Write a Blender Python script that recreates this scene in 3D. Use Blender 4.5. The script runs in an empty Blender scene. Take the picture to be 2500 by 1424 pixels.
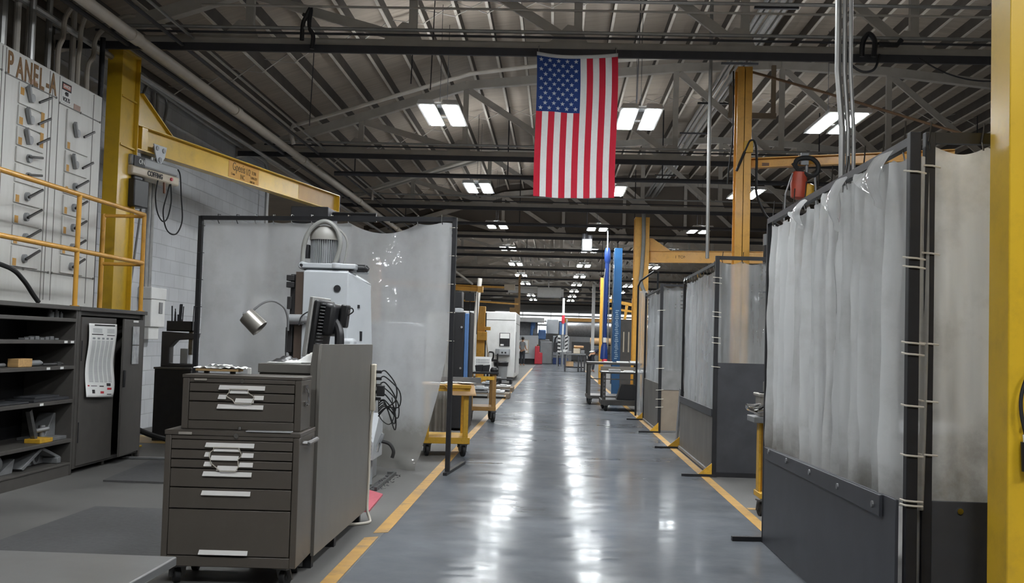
import bpy, bmesh, math, random
from mathutils import Vector, Matrix, noise
random.seed(7)
SC = bpy.context.scene
COL = SC.collection
PI = math.pi

# ------------------------------------------------------------------ camera
cam_d = bpy.data.cameras.new('camera'); cam = bpy.data.objects.new('camera', cam_d); COL.objects.link(cam)
cam_d.sensor_width = 36.0; cam_d.lens = 38.88; cam_d.clip_start = 0.05; cam_d.clip_end = 400
R_ = Vector((0.99886151, 0.03844686, 0.02824031)); U_ = Vector((-0.02640961, -0.04731921, 0.99853063)); F_ = Vector((-0.03972668, 0.99813964, 0.04624997))
mw = Matrix(((R_.x, U_.x, -F_.x, 0.0), (R_.y, U_.y, -F_.y, 0.0), (R_.z, U_.z, -F_.z, 1.4), (0, 0, 0, 1)))
cam.matrix_world = mw
SC.camera = cam
# ------------------------------------------------------------------ light and exposure
LAMP = 84.0          # emission of the LED strips of every ceiling fixture
WINDOW = 3.0         # daylight in the far windows
SC.view_settings.view_transform = 'Standard'; SC.view_settings.look = 'None'
SC.view_settings.exposure = 0.0; SC.view_settings.gamma = 1.0; SC.view_settings.use_curve_mapping = False
W = bpy.data.worlds.new('world'); SC.world = W; W.use_nodes = True
W.node_tree.nodes['Background'].inputs[0].default_value = (0.75, 0.8, 0.9, 1); W.node_tree.nodes['Background'].inputs[1].default_value = 0.02

# ------------------------------------------------------------------ materials
def lin(c):
    return tuple((x/12.92 if x <= .04045 else ((x+.055)/1.055)**2.4) for x in c)
def rgb(r, g, b): return lin((r/255, g/255, b/255))
MATS = {}
def M(name, col, rough=.5, metal=0.0, var=.12, scale=6.0, bump=0.0, coat=0.0, stretch=(1, 1, 1), dirt=None, dirt_amt=0.0, dirt_scale=2.5, spec=.5):
    if name in MATS: return MATS[name]
    m = bpy.data.materials.new(name); m.use_nodes = True; nt = m.node_tree; n = nt.nodes; L = nt.links
    b = n['Principled BSDF']
    tc = n.new('ShaderNodeTexCoord'); mp = n.new('ShaderNodeMapping'); mp.inputs['Scale'].default_value = stretch
    L.new(tc.outputs['Object'], mp.inputs['Vector'])
    nz = n.new('ShaderNodeTexNoise'); nz.inputs['Scale'].default_value = scale; nz.inputs['Detail'].default_value = 5
    L.new(mp.outputs[0], nz.inputs['Vector'])
    rp = n.new('ShaderNodeValToRGB')
    rp.color_ramp.elements[0].position = .3; rp.color_ramp.elements[1].position = .7
    rp.color_ramp.elements[0].color = (*[max(0, c*(1-var)) for c in col], 1); rp.color_ramp.elements[1].color = (*[min(1, c*(1+var)) for c in col], 1)
    L.new(nz.outputs['Fac'], rp.inputs[0]); out = rp.outputs[0]
    if dirt is not None:
        n2 = n.new('ShaderNodeTexNoise'); n2.inputs['Scale'].default_value = dirt_scale; n2.inputs['Detail'].default_value = 9; n2.inputs['Roughness'].default_value = .7
        L.new(mp.outputs[0], n2.inputs['Vector'])
        r2 = n.new('ShaderNodeValToRGB'); r2.color_ramp.elements[0].position = .5; r2.color_ramp.elements[1].position = .78
        r2.color_ramp.elements[0].color = (0, 0, 0, 1); r2.color_ramp.elements[1].color = (dirt_amt,)*3+(1,)
        L.new(n2.outputs['Fac'], r2.inputs[0])
        mx = n.new('ShaderNodeMix'); mx.data_type = 'RGBA'; L.new(r2.outputs[0], mx.inputs['Factor']); L.new(out, mx.inputs['A']); mx.inputs['B'].default_value = (*dirt, 1)
        out = mx.outputs['Result']
    L.new(out, b.inputs['Base Color'])
    b.inputs['Roughness'].default_value = rough; b.inputs['Metallic'].default_value = metal
    b.inputs['Specular IOR Level'].default_value = spec
    if coat: b.inputs['Coat Weight'].default_value = coat; b.inputs['Coat Roughness'].default_value = .12
    if bump:
        bp = n.new('ShaderNodeBump'); bp.inputs['Strength'].default_value = bump; bp.inputs['Distance'].default_value = .01
        L.new(nz.outputs['Fac'], bp.inputs['Height']); L.new(bp.outputs[0], b.inputs['Normal'])
    MATS[name] = m
    return m
def EM(name, col, strength):
    if name in MATS: return MATS[name]
    m = bpy.data.materials.new(name); m.use_nodes = True; n = m.node_tree.nodes; b = n['Principled BSDF']
    b.inputs['Base Color'].default_value = (.8, .8, .8, 1); b.inputs['Emission Color'].default_value = (*col, 1); b.inputs['Emission Strength'].default_value = strength
    MATS[name] = m; return m
def PVC(name, tint, clear=.35, stain=(.25, .22, .18), stain_amt=.35, rough=.12, streak=(14, 14, .7), trans=.42, low=0):
    """worn clear welding-curtain vinyl: partly see-through, partly hazy, glossy"""
    m = bpy.data.materials.new(name); m.use_nodes = True; nt = m.node_tree; n = nt.nodes; L = nt.links
    out = n['Material Output']; b = n['Principled BSDF']
    tc = n.new('ShaderNodeTexCoord')
    mp = n.new('ShaderNodeMapping'); mp.inputs['Scale'].default_value = streak; L.new(tc.outputs['Object'], mp.inputs['Vector'])
    nz = n.new('ShaderNodeTexNoise'); nz.inputs['Scale'].default_value = 1.0; nz.inputs['Detail'].default_value = 6; L.new(mp.outputs[0], nz.inputs['Vector'])
    n2 = n.new('ShaderNodeTexNoise'); n2.inputs['Scale'].default_value = 2.2; n2.inputs['Detail'].default_value = 8; n2.inputs['Roughness'].default_value = .65; L.new(tc.outputs['Object'], n2.inputs['Vector'])
    r2 = n.new('ShaderNodeValToRGB'); r2.color_ramp.elements[0].position = .48; r2.color_ramp.elements[1].position = .8
    r2.color_ramp.elements[0].color = (0, 0, 0, 1); r2.color_ramp.elements[1].color = (stain_amt,)*3+(1,); L.new(n2.outputs['Fac'], r2.inputs[0])
    mx = n.new('ShaderNodeMix'); mx.data_type = 'RGBA'; mx.inputs['A'].default_value = (*tint, 1); mx.inputs['B'].default_value = (*stain, 1); L.new(r2.outputs[0], mx.inputs['Factor'])
    L.new(mx.outputs['Result'], b.inputs['Base Color']); b.inputs['Roughness'].default_value = rough
    tl = n.new('ShaderNodeBsdfTranslucent'); L.new(mx.outputs['Result'], tl.inputs['Color'])
    m1 = n.new('ShaderNodeMixShader'); m1.inputs[0].default_value = trans; L.new(b.outputs[0], m1.inputs[1]); L.new(tl.outputs[0], m1.inputs[2])
    tr = n.new('ShaderNodeBsdfTransparent'); tr.inputs[0].default_value = (.93, .94, .95, 1)
    rf = n.new('ShaderNodeMapRange'); rf.inputs['From Min'].default_value = .3; rf.inputs['From Max'].default_value = .7
    rf.inputs['To Min'].default_value = max(0, clear-.14); rf.inputs['To Max'].default_value = min(1, clear+.14); L.new(nz.outputs['Fac'], rf.inputs['Value'])
    lw = n.new('ShaderNodeLayerWeight'); lw.inputs['Blend'].default_value = .35          # a film seen edge-on is a longer way through the haze
    fc = n.new('ShaderNodeMapRange'); fc.inputs['To Min'].default_value = 1.25; fc.inputs['To Max'].default_value = .35; L.new(lw.outputs['Facing'], fc.inputs['Value'])
    ml = n.new('ShaderNodeMath'); ml.operation = 'MULTIPLY'; ml.use_clamp = True; L.new(rf.outputs[0], ml.inputs[0]); L.new(fc.outputs[0], ml.inputs[1])
    m2 = n.new('ShaderNodeMixShader'); L.new(ml.outputs[0], m2.inputs[0]); L.new(m1.outputs[0], m2.inputs[1]); L.new(tr.outputs[0], m2.inputs[2])
    bp = n.new('ShaderNodeBump'); bp.inputs['Strength'].default_value = .45; bp.inputs['Distance'].default_value = .02
    n3 = n.new('ShaderNodeTexNoise'); n3.inputs['Scale'].default_value = 7.0; n3.inputs['Detail'].default_value = 3; L.new(tc.outputs['Object'], n3.inputs['Vector']); L.new(n3.outputs['Fac'], bp.inputs['Height'])
    b.inputs['Specular IOR Level'].default_value = 0; b.inputs['Roughness'].default_value = .8
    gl = n.new('ShaderNodeBsdfGlossy'); gl.inputs['Roughness'].default_value = rough; L.new(bp.outputs[0], gl.inputs['Normal'])
    fr = n.new('ShaderNodeLayerWeight'); fr.inputs['Blend'].default_value = .5; L.new(bp.outputs[0], fr.inputs['Normal'])
    fp = n.new('ShaderNodeMath'); fp.operation = 'POWER'; fp.inputs[1].default_value = 4.5; L.new(fr.outputs['Facing'], fp.inputs[0])
    fm = n.new('ShaderNodeMath'); fm.operation = 'MULTIPLY_ADD'; fm.inputs[1].default_value = .6; fm.inputs[2].default_value = .05; L.new(fp.outputs[0], fm.inputs[0])
    m4 = n.new('ShaderNodeMixShader'); L.new(fm.outputs[0], m4.inputs[0]); L.new(m2.outputs[0], m4.inputs[1]); L.new(gl.outputs[0], m4.inputs[2])
    if low:                                             # grime along the hem
        sz = n.new('ShaderNodeSeparateXYZ'); L.new(tc.outputs['Object'], sz.inputs[0])
        ad = n.new('ShaderNodeMath'); ad.operation = 'MULTIPLY_ADD'; ad.inputs[1].default_value = -1.1; L.new(n2.outputs['Fac'], ad.inputs[0]); L.new(sz.outputs['Z'], ad.inputs[2])
        zr = n.new('ShaderNodeMapRange'); zr.inputs['From Min'].default_value = low-.75; zr.inputs['From Max'].default_value = low-.30; zr.inputs['To Min'].default_value = .8; zr.inputs['To Max'].default_value = 0; L.new(ad.outputs[0], zr.inputs['Value'])
        mz = n.new('ShaderNodeMix'); mz.data_type = 'RGBA'; L.new(zr.outputs[0], mz.inputs['Factor']); L.new(mx.outputs['Result'], mz.inputs['A']); mz.inputs['B'].default_value = (*[c*.55 for c in stain], 1)
        iv = n.new('ShaderNodeMath'); iv.operation = 'MULTIPLY_ADD'; iv.inputs[1].default_value = -1.1; iv.inputs[2].default_value = 1; iv.use_clamp = True; L.new(zr.outputs[0], iv.inputs[0])
        mq = n.new('ShaderNodeMath'); mq.operation = 'MULTIPLY'; L.new(ml.outputs[0], mq.inputs[0]); L.new(iv.outputs[0], mq.inputs[1]); L.new(mq.outputs[0], m2.inputs[0])
        for k in (b.inputs['Base Color'], tl.inputs['Color']): L.new(mz.outputs['Result'], k)
    L.new(m4.outputs[0], out.inputs['Surface'])
    MATS[name] = m; return m

YEL = M('yellow_paint', rgb(212, 172, 40), .32, var=.06, scale=3, coat=.25, dirt=rgb(120, 95, 40), dirt_amt=.35, dirt_scale=5)
YEL2 = M('orange_yellow_paint', rgb(216, 160, 62), .38, var=.07, scale=3, coat=.15, dirt=rgb(110, 80, 35), dirt_amt=.5, dirt_scale=6)
YELW = M('worn_yellow_paint', rgb(200, 155, 45), .5, var=.12, scale=9, dirt=rgb(70, 55, 35), dirt_amt=.8, dirt_scale=9)
BRNY = M('brown_yellow_paint', rgb(140, 105, 55), .55, var=.15, scale=9, dirt=rgb(60, 50, 40), dirt_amt=.8, dirt_scale=9)
BLK = M('black_steel', rgb(38, 38, 41), .5, .3, var=.2, scale=10)
BLKP = M('black_plastic', rgb(34, 34, 37), .42, var=.1, scale=20)
RUB = M('black_rubber', rgb(30, 30, 31), .7, var=.15, scale=20)
DGREY = M('dark_grey_enamel', rgb(78, 75, 72), .48, var=.08, scale=8, dirt=rgb(50, 48, 46), dirt_amt=.35)
TOOL = M('brown_grey_enamel', rgb(86, 80, 74), .42, var=.05, scale=7, coat=.1, dirt=rgb(120, 115, 108), dirt_amt=.10, dirt_scale=16)
STEEL = M('bare_steel', rgb(120, 120, 120), .35, .75, var=.15, scale=7, stretch=(1, 1, 4))
SHEET = M('grey_sheet_steel', rgb(122, 119, 114), .42, .3, var=.09, scale=2.2, stretch=(1, 1, .6), dirt=rgb(98, 95, 91), dirt_amt=.4, dirt_scale=2)
HOTR = M('dark_hot_rolled_sheet', rgb(70, 71, 75), .5, .35, var=.22, scale=3.5, dirt=rgb(48, 48, 52), dirt_amt=.6, dirt_scale=1.6)
BLUG = M('blue_black_panel', rgb(62, 63, 68), .45, .25, var=.14, scale=4)
ALU = M('polished_aluminium', rgb(240, 238, 236), .38, .0, var=.04, scale=10)
CHROME = M('chrome', rgb(205, 205, 205), .16, 1.0, var=.03)
WHT = M('white_paint', rgb(218, 218, 216), .5, var=.04, scale=4, dirt=rgb(150, 145, 138), dirt_amt=.25)
PAPER = M('white_paper', rgb(236, 236, 234), .7, var=.03)
CORDW = M('white_cord', rgb(206, 200, 188), .5, var=.05)
MGREY = M('machine_grey_enamel', rgb(176, 180, 184), .35, var=.04, scale=4, coat=.2, dirt=rgb(110, 105, 98), dirt_amt=.12)
MGREY2 = M('mid_grey_enamel', rgb(140, 142, 144), .42, var=.07, scale=5)
CASTG = M('cast_grey', rgb(125, 126, 128), .5, .3, var=.15, scale=8)
TRUSS = M('truss_grey_paint', rgb(190, 185, 177), .6, var=.1, scale=5)
DARKB = M('dark_bar_paint', rgb(62, 62, 66), .55, .2, var=.12, scale=8)
PIPEW = M('cream_pipe_paint', rgb(176, 168, 156), .5, var=.08, scale=5)
COND = M('galvanised_conduit', rgb(165, 165, 163), .35, .6, var=.1, scale=10)
RED = M('red_paint', rgb(196, 52, 66), .45, var=.06)
BLUE = M('blue_paint', rgb(28, 56, 118), .4, var=.06, coat=.2)
BLUEG = M('teal_blue_paint', rgb(24, 78, 122), .4, var=.06, coat=.2)
WOOD = M('pale_wood', rgb(196, 158, 105), .6, var=.15, scale=4, stretch=(1, 12, 12))
CARD = M('brown_cardboard', rgb(202, 168, 128), .8, var=.05)
TAN = M('tan_tag', rgb(196, 150, 80), .7, var=.1)
BRNL = M('brown_stencil_paint', rgb(128, 96, 60), .7, var=.25, scale=22)
INK = M('black_ink', rgb(40, 38, 40), .7, var=.05)
INKR = M('red_ink', rgb(190, 50, 60), .7, var=.05)
GINK = M('grey_print', rgb(150, 152, 156), .8, var=.05)
CREAM = M('cream_enamel', rgb(190, 178, 158), .45, var=.08)
LIT = EM('led_strip', (.94, .98, 1.0), LAMP)
LITUP = EM('added_roof_glow', (.94, .98, 1.0), LAMP*.42)  # upward glow added to the fixtures to brighten the roof

RESIZE = None          # (factor, foot of the machine, shift): real size and place of a machine drawn at another size
# ------------------------------------------------------------------ mesh builder
class MB:
    def __init__(s): s.v = []; s.f = []; s.mi = []; s.cur = 0
    def add(s, vs, fs):
        o = len(s.v); s.v += [Vector(p) for p in vs]; s.f += [[i+o for i in f] for f in fs]; s.mi += [s.cur]*len(fs); return s
    def box(s, x0, y0, z0, x1, y1, z1):
        x0, x1 = sorted((x0, x1)); y0, y1 = sorted((y0, y1)); z0, z1 = sorted((z0, z1))
        return s.add([(x0, y0, z0), (x1, y0, z0), (x1, y1, z0), (x0, y1, z0), (x0, y0, z1), (x1, y0, z1), (x1, y1, z1), (x0, y1, z1)],
                     [(0, 3, 2, 1), (4, 5, 6, 7), (0, 1, 5, 4), (1, 2, 6, 5), (2, 3, 7, 6), (3, 0, 4, 7)])
    def obox(s, c, size, rz=0.0, ry=0.0, rx=0.0):
        m = Matrix.Rotation(rz, 3, 'Z') @ Matrix.Rotation(ry, 3, 'Y') @ Matrix.Rotation(rx, 3, 'X'); c = Vector(c); a, b, d = [q/2 for q in size]
        vs = [c + m @ Vector(p) for p in ((-a, -b, -d), (a, -b, -d), (a, b, -d), (-a, b, -d), (-a, -b, d), (a, -b, d), (a, b, d), (-a, b, d))]
        return s.add(vs, [(0, 3, 2, 1), (4, 5, 6, 7), (0, 1, 5, 4), (1, 2, 6, 5), (2, 3, 7, 6), (3, 0, 4, 7)])
    def bar(s, p0, p1, w, h, up=(0, 0, 1)):
        p0 = Vector(p0); p1 = Vector(p1); d = (p1-p0).normalized(); u = Vector(up)
        if abs(d.dot(u)) > .98: u = Vector((0, 1, 0))
        r = d.cross(u).normalized(); u = r.cross(d).normalized(); r *= w/2; u *= h/2
        vs = [p0-r-u, p0+r-u, p0+r+u, p0-r+u, p1-r-u, p1+r-u, p1+r+u, p1-r+u]
        return s.add(vs, [(0, 1, 2, 3), (7, 6, 5, 4), (0, 4, 5, 1), (1, 5, 6, 2), (2, 6, 7, 3), (3, 7, 4, 0)])
    def cyl(s, p0, p1, r0, r1=None, n=14, caps=True):
        r1 = r0 if r1 is None else r1; p0 = Vector(p0); p1 = Vector(p1); d = (p1-p0).normalized()
        a = d.orthogonal().normalized(); b = d.cross(a); vs = []
        for p, r in ((p0, r0), (p1, r1)):
            for i in range(n): t = 2*PI*i/n; vs.append(p + a*math.cos(t)*r + b*math.sin(t)*r)
        fs = [(i, (i+1) % n, n+(i+1) % n, n+i) for i in range(n)]
        if caps: fs += [tuple(reversed(range(n))), tuple(range(n, 2*n))]
        return s.add(vs, fs)
    def tube(s, pts, r, n=8, smooth=0):
        pts = [Vector(p) for p in pts]
        if smooth: pts = catmull(pts, smooth)
        k = len(pts); vs = []; a = None
        for i, p in enumerate(pts):
            d = (pts[min(i+1, k-1)]-pts[max(i-1, 0)])
            d = d.normalized() if d.length > 1e-9 else Vector((0, 0, 1))
            a = (a - d*a.dot(d)) if a is not None else d.orthogonal()
            if a.length < 1e-6: a = d.orthogonal()
            a.normalize(); b = d.cross(a)
            for j in range(n): t = 2*PI*j/n; vs.append(p + a*math.cos(t)*r + b*math.sin(t)*r)
        fs = [(i*n+j, i*n+(j+1) % n, (i+1)*n+(j+1) % n, (i+1)*n+j) for i in range(k-1) for j in range(n)]
        fs += [tuple(reversed(range(n))), tuple(range((k-1)*n, k*n))]
        return s.add(vs, fs)
    def lathe(s, c, prof, axis=(0, 0, 1), n=20):
        c = Vector(c); d = Vector(axis).normalized(); a = d.orthogonal().normalized(); b = d.cross(a); vs = []
        for r, h in prof:
            for i in range(n): t = 2*PI*i/n; vs.append(c + d*h + (a*math.cos(t)+b*math.sin(t))*max(r, 1e-4))
        k = len(prof)
        fs = [(i*n+j, i*n+(j+1) % n, (i+1)*n+(j+1) % n, (i+1)*n+j) for i in range(k-1) for j in range(n)]
        fs += [tuple(reversed(range(n))), tuple(range((k-1)*n, k*n))]
        return s.add(vs, fs)
    def prism(s, pts, ax, d0, d1):
        """2-D outline extruded along axis 'x','y' or 'z'"""
        def mk(p, d): return {'x': (d, p[0], p[1]), 'y': (p[0], d, p[1]), 'z': (p[0], p[1], d)}[ax]
        n = len(pts); vs = [mk(p, d0) for p in pts]+[mk(p, d1) for p in pts]
        fs = [tuple(range(n)), tuple(reversed(range(n, 2*n)))]+[(i, n+i, n+(i+1) % n, (i+1) % n) for i in range(n)]
        return s.add(vs, fs)
    def grid(s, fn, nu, nv):
        vs = [fn(i/nu, j/nv) for j in range(nv+1) for i in range(nu+1)]
        return s.add(vs, [(j*(nu+1)+i, j*(nu+1)+i+1, (j+1)*(nu+1)+i+1, (j+1)*(nu+1)+i) for j in range(nv) for i in range(nu)])
    def slab(s, poly, z0, z1): return s.prism(poly, 'z', z0, z1)
    def ibeam(s, p0, p1, w, h, tf=.018, tw=.012, up=(0, 0, 1)):
        p0 = Vector(p0); p1 = Vector(p1); u = Vector(up); o = u*(h-tf)/2
        s.bar(p0+o, p1+o, w, tf, up); s.bar(p0-o, p1-o, w, tf, up); s.bar(p0, p1, tw, h-2*tf, up); return s
    def build(s, name, mat, parent=None, bevel=0.0, seg=2, smooth=35, solid=0.0, sub=0, world=True):
        vs = s.v
        if RESIZE: vs = [RESIZE[1]+(p-RESIZE[1])*RESIZE[0]+RESIZE[2] for p in vs]; vs = [Vector((p.x, p.y, max(p.z, .003))) for p in vs]
        if parent is not None and world:
            inv = MW(parent).inverted(); vs = [inv @ p for p in vs]
        me = bpy.data.meshes.new(name); me.from_pydata([tuple(p) for p in vs], [], s.f)
        for m in (mat if isinstance(mat, (list, tuple)) else [mat]): me.materials.append(m)
        if max(s.mi, default=0): me.polygons.foreach_set('material_index', s.mi)
        bm = bmesh.new(); bm.from_mesh(me)
        if not solid: bmesh.ops.recalc_face_normals(bm, faces=bm.faces)
        bm.to_mesh(me); bm.free()
        if smooth:
            me.polygons.foreach_set('use_smooth', [True]*len(me.polygons)); me.set_sharp_from_angle(angle=math.radians(smooth))
        o = bpy.data.objects.new(name, me); COL.objects.link(o)
        if parent is not None: o.parent = parent
        if solid: md = o.modifiers.new('solid', 'SOLIDIFY'); md.thickness = solid; md.offset = 0
        if bevel: md = o.modifiers.new('bevel', 'BEVEL'); md.width = bevel; md.segments = seg; md.limit_method = 'ANGLE'; md.angle_limit = math.radians(40)
        if sub: md = o.modifiers.new('sub', 'SUBSURF'); md.levels = sub; md.render_levels = sub
        return o
def catmull(p, k):
    out = []; n = len(p)
    for i in range(n-1):
        a, b, c, d = p[max(i-1, 0)], p[i], p[i+1], p[min(i+2, n-1)]
        for j in range(k):
            t = j/k; out.append(.5*((2*b)+(c-a)*t+(2*a-5*b+4*c-d)*t*t+(3*b-a-3*c+d)*t**3))
    return out+[p[-1]]
def MW(o):
    m = Matrix.Translation(o.location) @ o.rotation_euler.to_matrix().to_4x4()
    return (MW(o.parent) @ m) if o.parent else m
def B(*a): return MB().box(*a)
def thing(name, label, cat, loc=(0, 0, 0), rz=0.0, group=None):
    o = bpy.data.objects.new(name, None); COL.objects.link(o); o.empty_display_size = .2
    o.location = loc; o.rotation_euler = (0, 0, rz); o['label'] = label; o['category'] = cat
    if group: o['group'] = group
    return o
def tag(o, label, cat, group=None, kind=None):
    o['label'] = label; o['category'] = cat
    if group: o['group'] = group
    if kind: o['kind'] = kind
    return o
def struct(o, label, cat): return tag(o, label, cat, kind='structure')
def copy_tree(o, parent=None, loc=None, rz=None):
    c = o.copy(); COL.objects.link(c)
    if parent is not None: c.parent = parent
    if loc is not None: c.location = loc
    if rz is not None: c.rotation_euler = (0, 0, rz)
    for ch in list(o.children): copy_tree(ch, c)
    return c
def text(name, body, size, mat, parent, loc, right, up, depth=.002, align='CENTER', sx=1.0, bold=0.0):
    """flat lettering; right / up are the reading directions in the world"""
    cu = bpy.data.curves.new(name, 'FONT'); cu.body = body; cu.size = size; cu.extrude = depth; cu.align_x = align; cu.align_y = 'CENTER'; cu.offset = bold
    t = bpy.data.objects.new(name+'_src', cu); COL.objects.link(t)
    me = bpy.data.meshes.new_from_object(t); bpy.data.objects.remove(t); bpy.data.curves.remove(cu); me.name = name
    r = Vector(right).normalized(); u = Vector(up).normalized(); nn = r.cross(u)
    m = Matrix(((r.x*sx, u.x, nn.x, loc[0]), (r.y*sx, u.y, nn.y, loc[1]), (r.z*sx, u.z, nn.z, loc[2]), (0, 0, 0, 1)))
    me.transform((MW(parent).inverted() @ m) if parent is not None else m)
    me.materials.clear(); me.materials.append(mat)
    o = bpy.data.objects.new(name, me); COL.objects.link(o)
    if parent is not None: o.parent = parent
    return o
ORD = ['first', 'second', 'third', 'fourth', 'fifth', 'sixth', 'seventh', 'eighth', 'ninth', 'tenth', 'eleventh', 'twelfth', 'thirteenth']
# ================================================================== THE SETTING
def floor_material():
    m = bpy.data.materials.new('shop_floor'); m.use_nodes = True; nt = m.node_tree; n = nt.nodes; L = nt.links; b = n['Principled BSDF']
    tc = n.new('ShaderNodeTexCoord'); sp = n.new('ShaderNodeSeparateXYZ'); L.new(tc.outputs['Object'], sp.inputs[0])
    def step(v, t, w=.01):
        r = n.new('ShaderNodeMapRange'); r.inputs['From Min'].default_value = t-w; r.inputs['From Max'].default_value = t+w; L.new(v, r.inputs['Value']); return r.outputs[0]
    def math_(op, a, c):
        q = n.new('ShaderNodeMath'); q.operation = op
        for i, x in enumerate((a, c)):
            if isinstance(x, (int, float)): q.inputs[i].default_value = x
            else: L.new(x, q.inputs[i])
        return q.outputs[0]
    aisle = math_('SUBTRACT', step(sp.outputs['X'], -1.20), step(sp.outputs['X'], 1.66))
    nz = n.new('ShaderNodeTexNoise'); nz.inputs['Scale'].default_value = .9; nz.inputs['Detail'].default_value = 8; nz.inputs['Roughness'].default_value = .62; L.new(tc.outputs['Object'], nz.inputs['Vector'])
    mp = n.new('ShaderNodeMapping'); mp.inputs['Scale'].default_value = (.8, 2.2, 1); L.new(tc.outputs['Object'], mp.inputs['Vector'])
    nr = n.new('ShaderNodeTexNoise'); nr.inputs['Scale'].default_value = 2.2; nr.inputs['Detail'].default_value = 6; L.new(mp.outputs[0], nr.inputs['Vector'])
    def ramp(f, a, c, p0=.3, p1=.72):
        r = n.new('ShaderNodeValToRGB'); r.color_ramp.elements[0].position = p0; r.color_ramp.elements[1].position = p1; r.color_ramp.elements[0].color = (*a, 1); r.color_ramp.elements[1].color = (*c, 1); L.new(f, r.inputs[0]); return r.outputs[0]
    ca = ramp(nz.outputs['Fac'], rgb(86, 89, 94), rgb(110, 113, 118)); cs = ramp(nz.outputs['Fac'], rgb(92, 91, 90), rgb(122, 121, 119))
    mx = n.new('ShaderNodeMix'); mx.data_type = 'RGBA'; L.new(aisle, mx.inputs['Factor']); L.new(cs, mx.inputs['A']); L.new(ca, mx.inputs['B'])
    # scuffs
    wv = n.new('ShaderNodeTexNoise'); wv.inputs['Scale'].default_value = 5; wv.inputs['Detail'].default_value = 10; wv.inputs['Roughness'].default_value = .75; L.new(mp.outputs[0], wv.inputs['Vector'])
    sc = ramp(wv.outputs['Fac'], (0, 0, 0), (.35, .35, .35), .56, .8)
    m3 = n.new('ShaderNodeMix'); m3.data_type = 'RGBA'; L.new(sc, m3.inputs['Factor']); L.new(mx.outputs['Result'], m3.inputs['A']); m3.inputs['B'].default_value = (*rgb(78, 78, 80), 1)
    L.new(m3.outputs['Result'], b.inputs['Base Color'])
    ra = n.new('ShaderNodeMapRange'); ra.inputs['From Min'].default_value = .3; ra.inputs['From Max'].default_value = .7; ra.inputs['To Min'].default_value = .07; ra.inputs['To Max'].default_value = .25; L.new(nr.outputs['Fac'], ra.inputs['Value'])
    rs = n.new('ShaderNodeMix'); rs.data_type = 'FLOAT'; L.new(aisle, rs.inputs['Factor']); rs.inputs['A'].default_value = .5; L.new(ra.outputs[0], rs.inputs['B'])
    L.new(rs.outputs['Result'], b.inputs['Roughness'])
    cw = n.new('ShaderNodeMath'); cw.operation = 'MULTIPLY'; L.new(aisle, cw.inputs[0]); cw.inputs[1].default_value = .12
    L.new(cw.outputs[0], b.inputs['Coat Weight']); b.inputs['Coat Roughness'].default_value = .13
    bp = n.new('ShaderNodeBump'); bp.inputs['Strength'].default_value = .07; bp.inputs['Distance'].default_value = .02; L.new(nr.outputs['Fac'], bp.inputs['Height']); L.new(bp.outputs[0], b.inputs['Normal']); L.new(bp.outputs[0], b.inputs['Coat Normal'])
    df = n.new('ShaderNodeBsdfDiffuse'); L.new(m3.outputs['Result'], df.inputs['Color'])
    wm = n.new('ShaderNodeMapRange'); wm.inputs['From Min'].default_value = .35; wm.inputs['From Max'].default_value = .65; wm.inputs['To Min'].default_value = .48; wm.inputs['To Max'].default_value = .86; L.new(nz.outputs['Fac'], wm.inputs['Value'])
    ms = n.new('ShaderNodeMixShader'); L.new(wm.outputs[0], ms.inputs[0]); L.new(b.outputs[0], ms.inputs[1]); L.new(df.outputs[0], ms.inputs[2]); L.new(ms.outputs[0], n['Material Output'].inputs['Surface'])
    return m
struct(B(-14, -4, -.2, 16, 102, 0).build('floor', floor_material(), smooth=0), 'polished grey concrete floor with a glossy central aisle', 'floor')

def line_material():
    m = M('floor_line_paint', rgb(182, 140, 68), .5, var=.12, scale=7, dirt=rgb(98, 94, 88), dirt_amt=1.0, dirt_scale=4.5); return m
LINE = line_material()
def strip(poly, z=.003): return MB().prism(poly, 'z', .0005, z)
mb = MB()
mb.prism([(-1.30, -3), (-1.21, -3), (-1.21, 7.86), (-1.30, 7.80)], 'z', .0005, .003)
mb.prism([(-1.27, 8.0), (-1.17, 8.05), (-1.17, 62), (-1.27, 62)], 'z', .0005, .003)
struct(mb.build('trim_1', LINE, smooth=0), 'worn yellow paint line along the left edge of the aisle', 'floor line')
mb = MB(); mb.prism([(1.63, -3), (1.72, -3), (1.72, 60), (1.63, 60)], 'z', .0005, .003)
struct(mb.build('trim_2', LINE, smooth=0), 'worn yellow paint line along the right edge of the aisle', 'floor line')
mb = MB(); mb.prism([(1.73, 9.82), (2.9, 9.82), (2.9, 9.92), (1.73, 9.92)], 'z', .0005, .003)
struct(mb.build('trim_3', LINE, smooth=0), 'yellow paint line turning off into the booth bay on the right', 'floor line')
mb = MB(); mb.prism([(-5.75, 13.9), (-3.9, 13.9), (-3.9, 14.9), (-5.75, 14.9)], 'z', .0005, .003)
struct(mb.build('trim_4', M('ochre_floor_paint', rgb(168, 138, 78), .5, var=.15, dirt=rgb(96, 88, 70), dirt_amt=.7), smooth=0), 'ochre painted floor patch beside the grey cabinet', 'floor patch')

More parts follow.
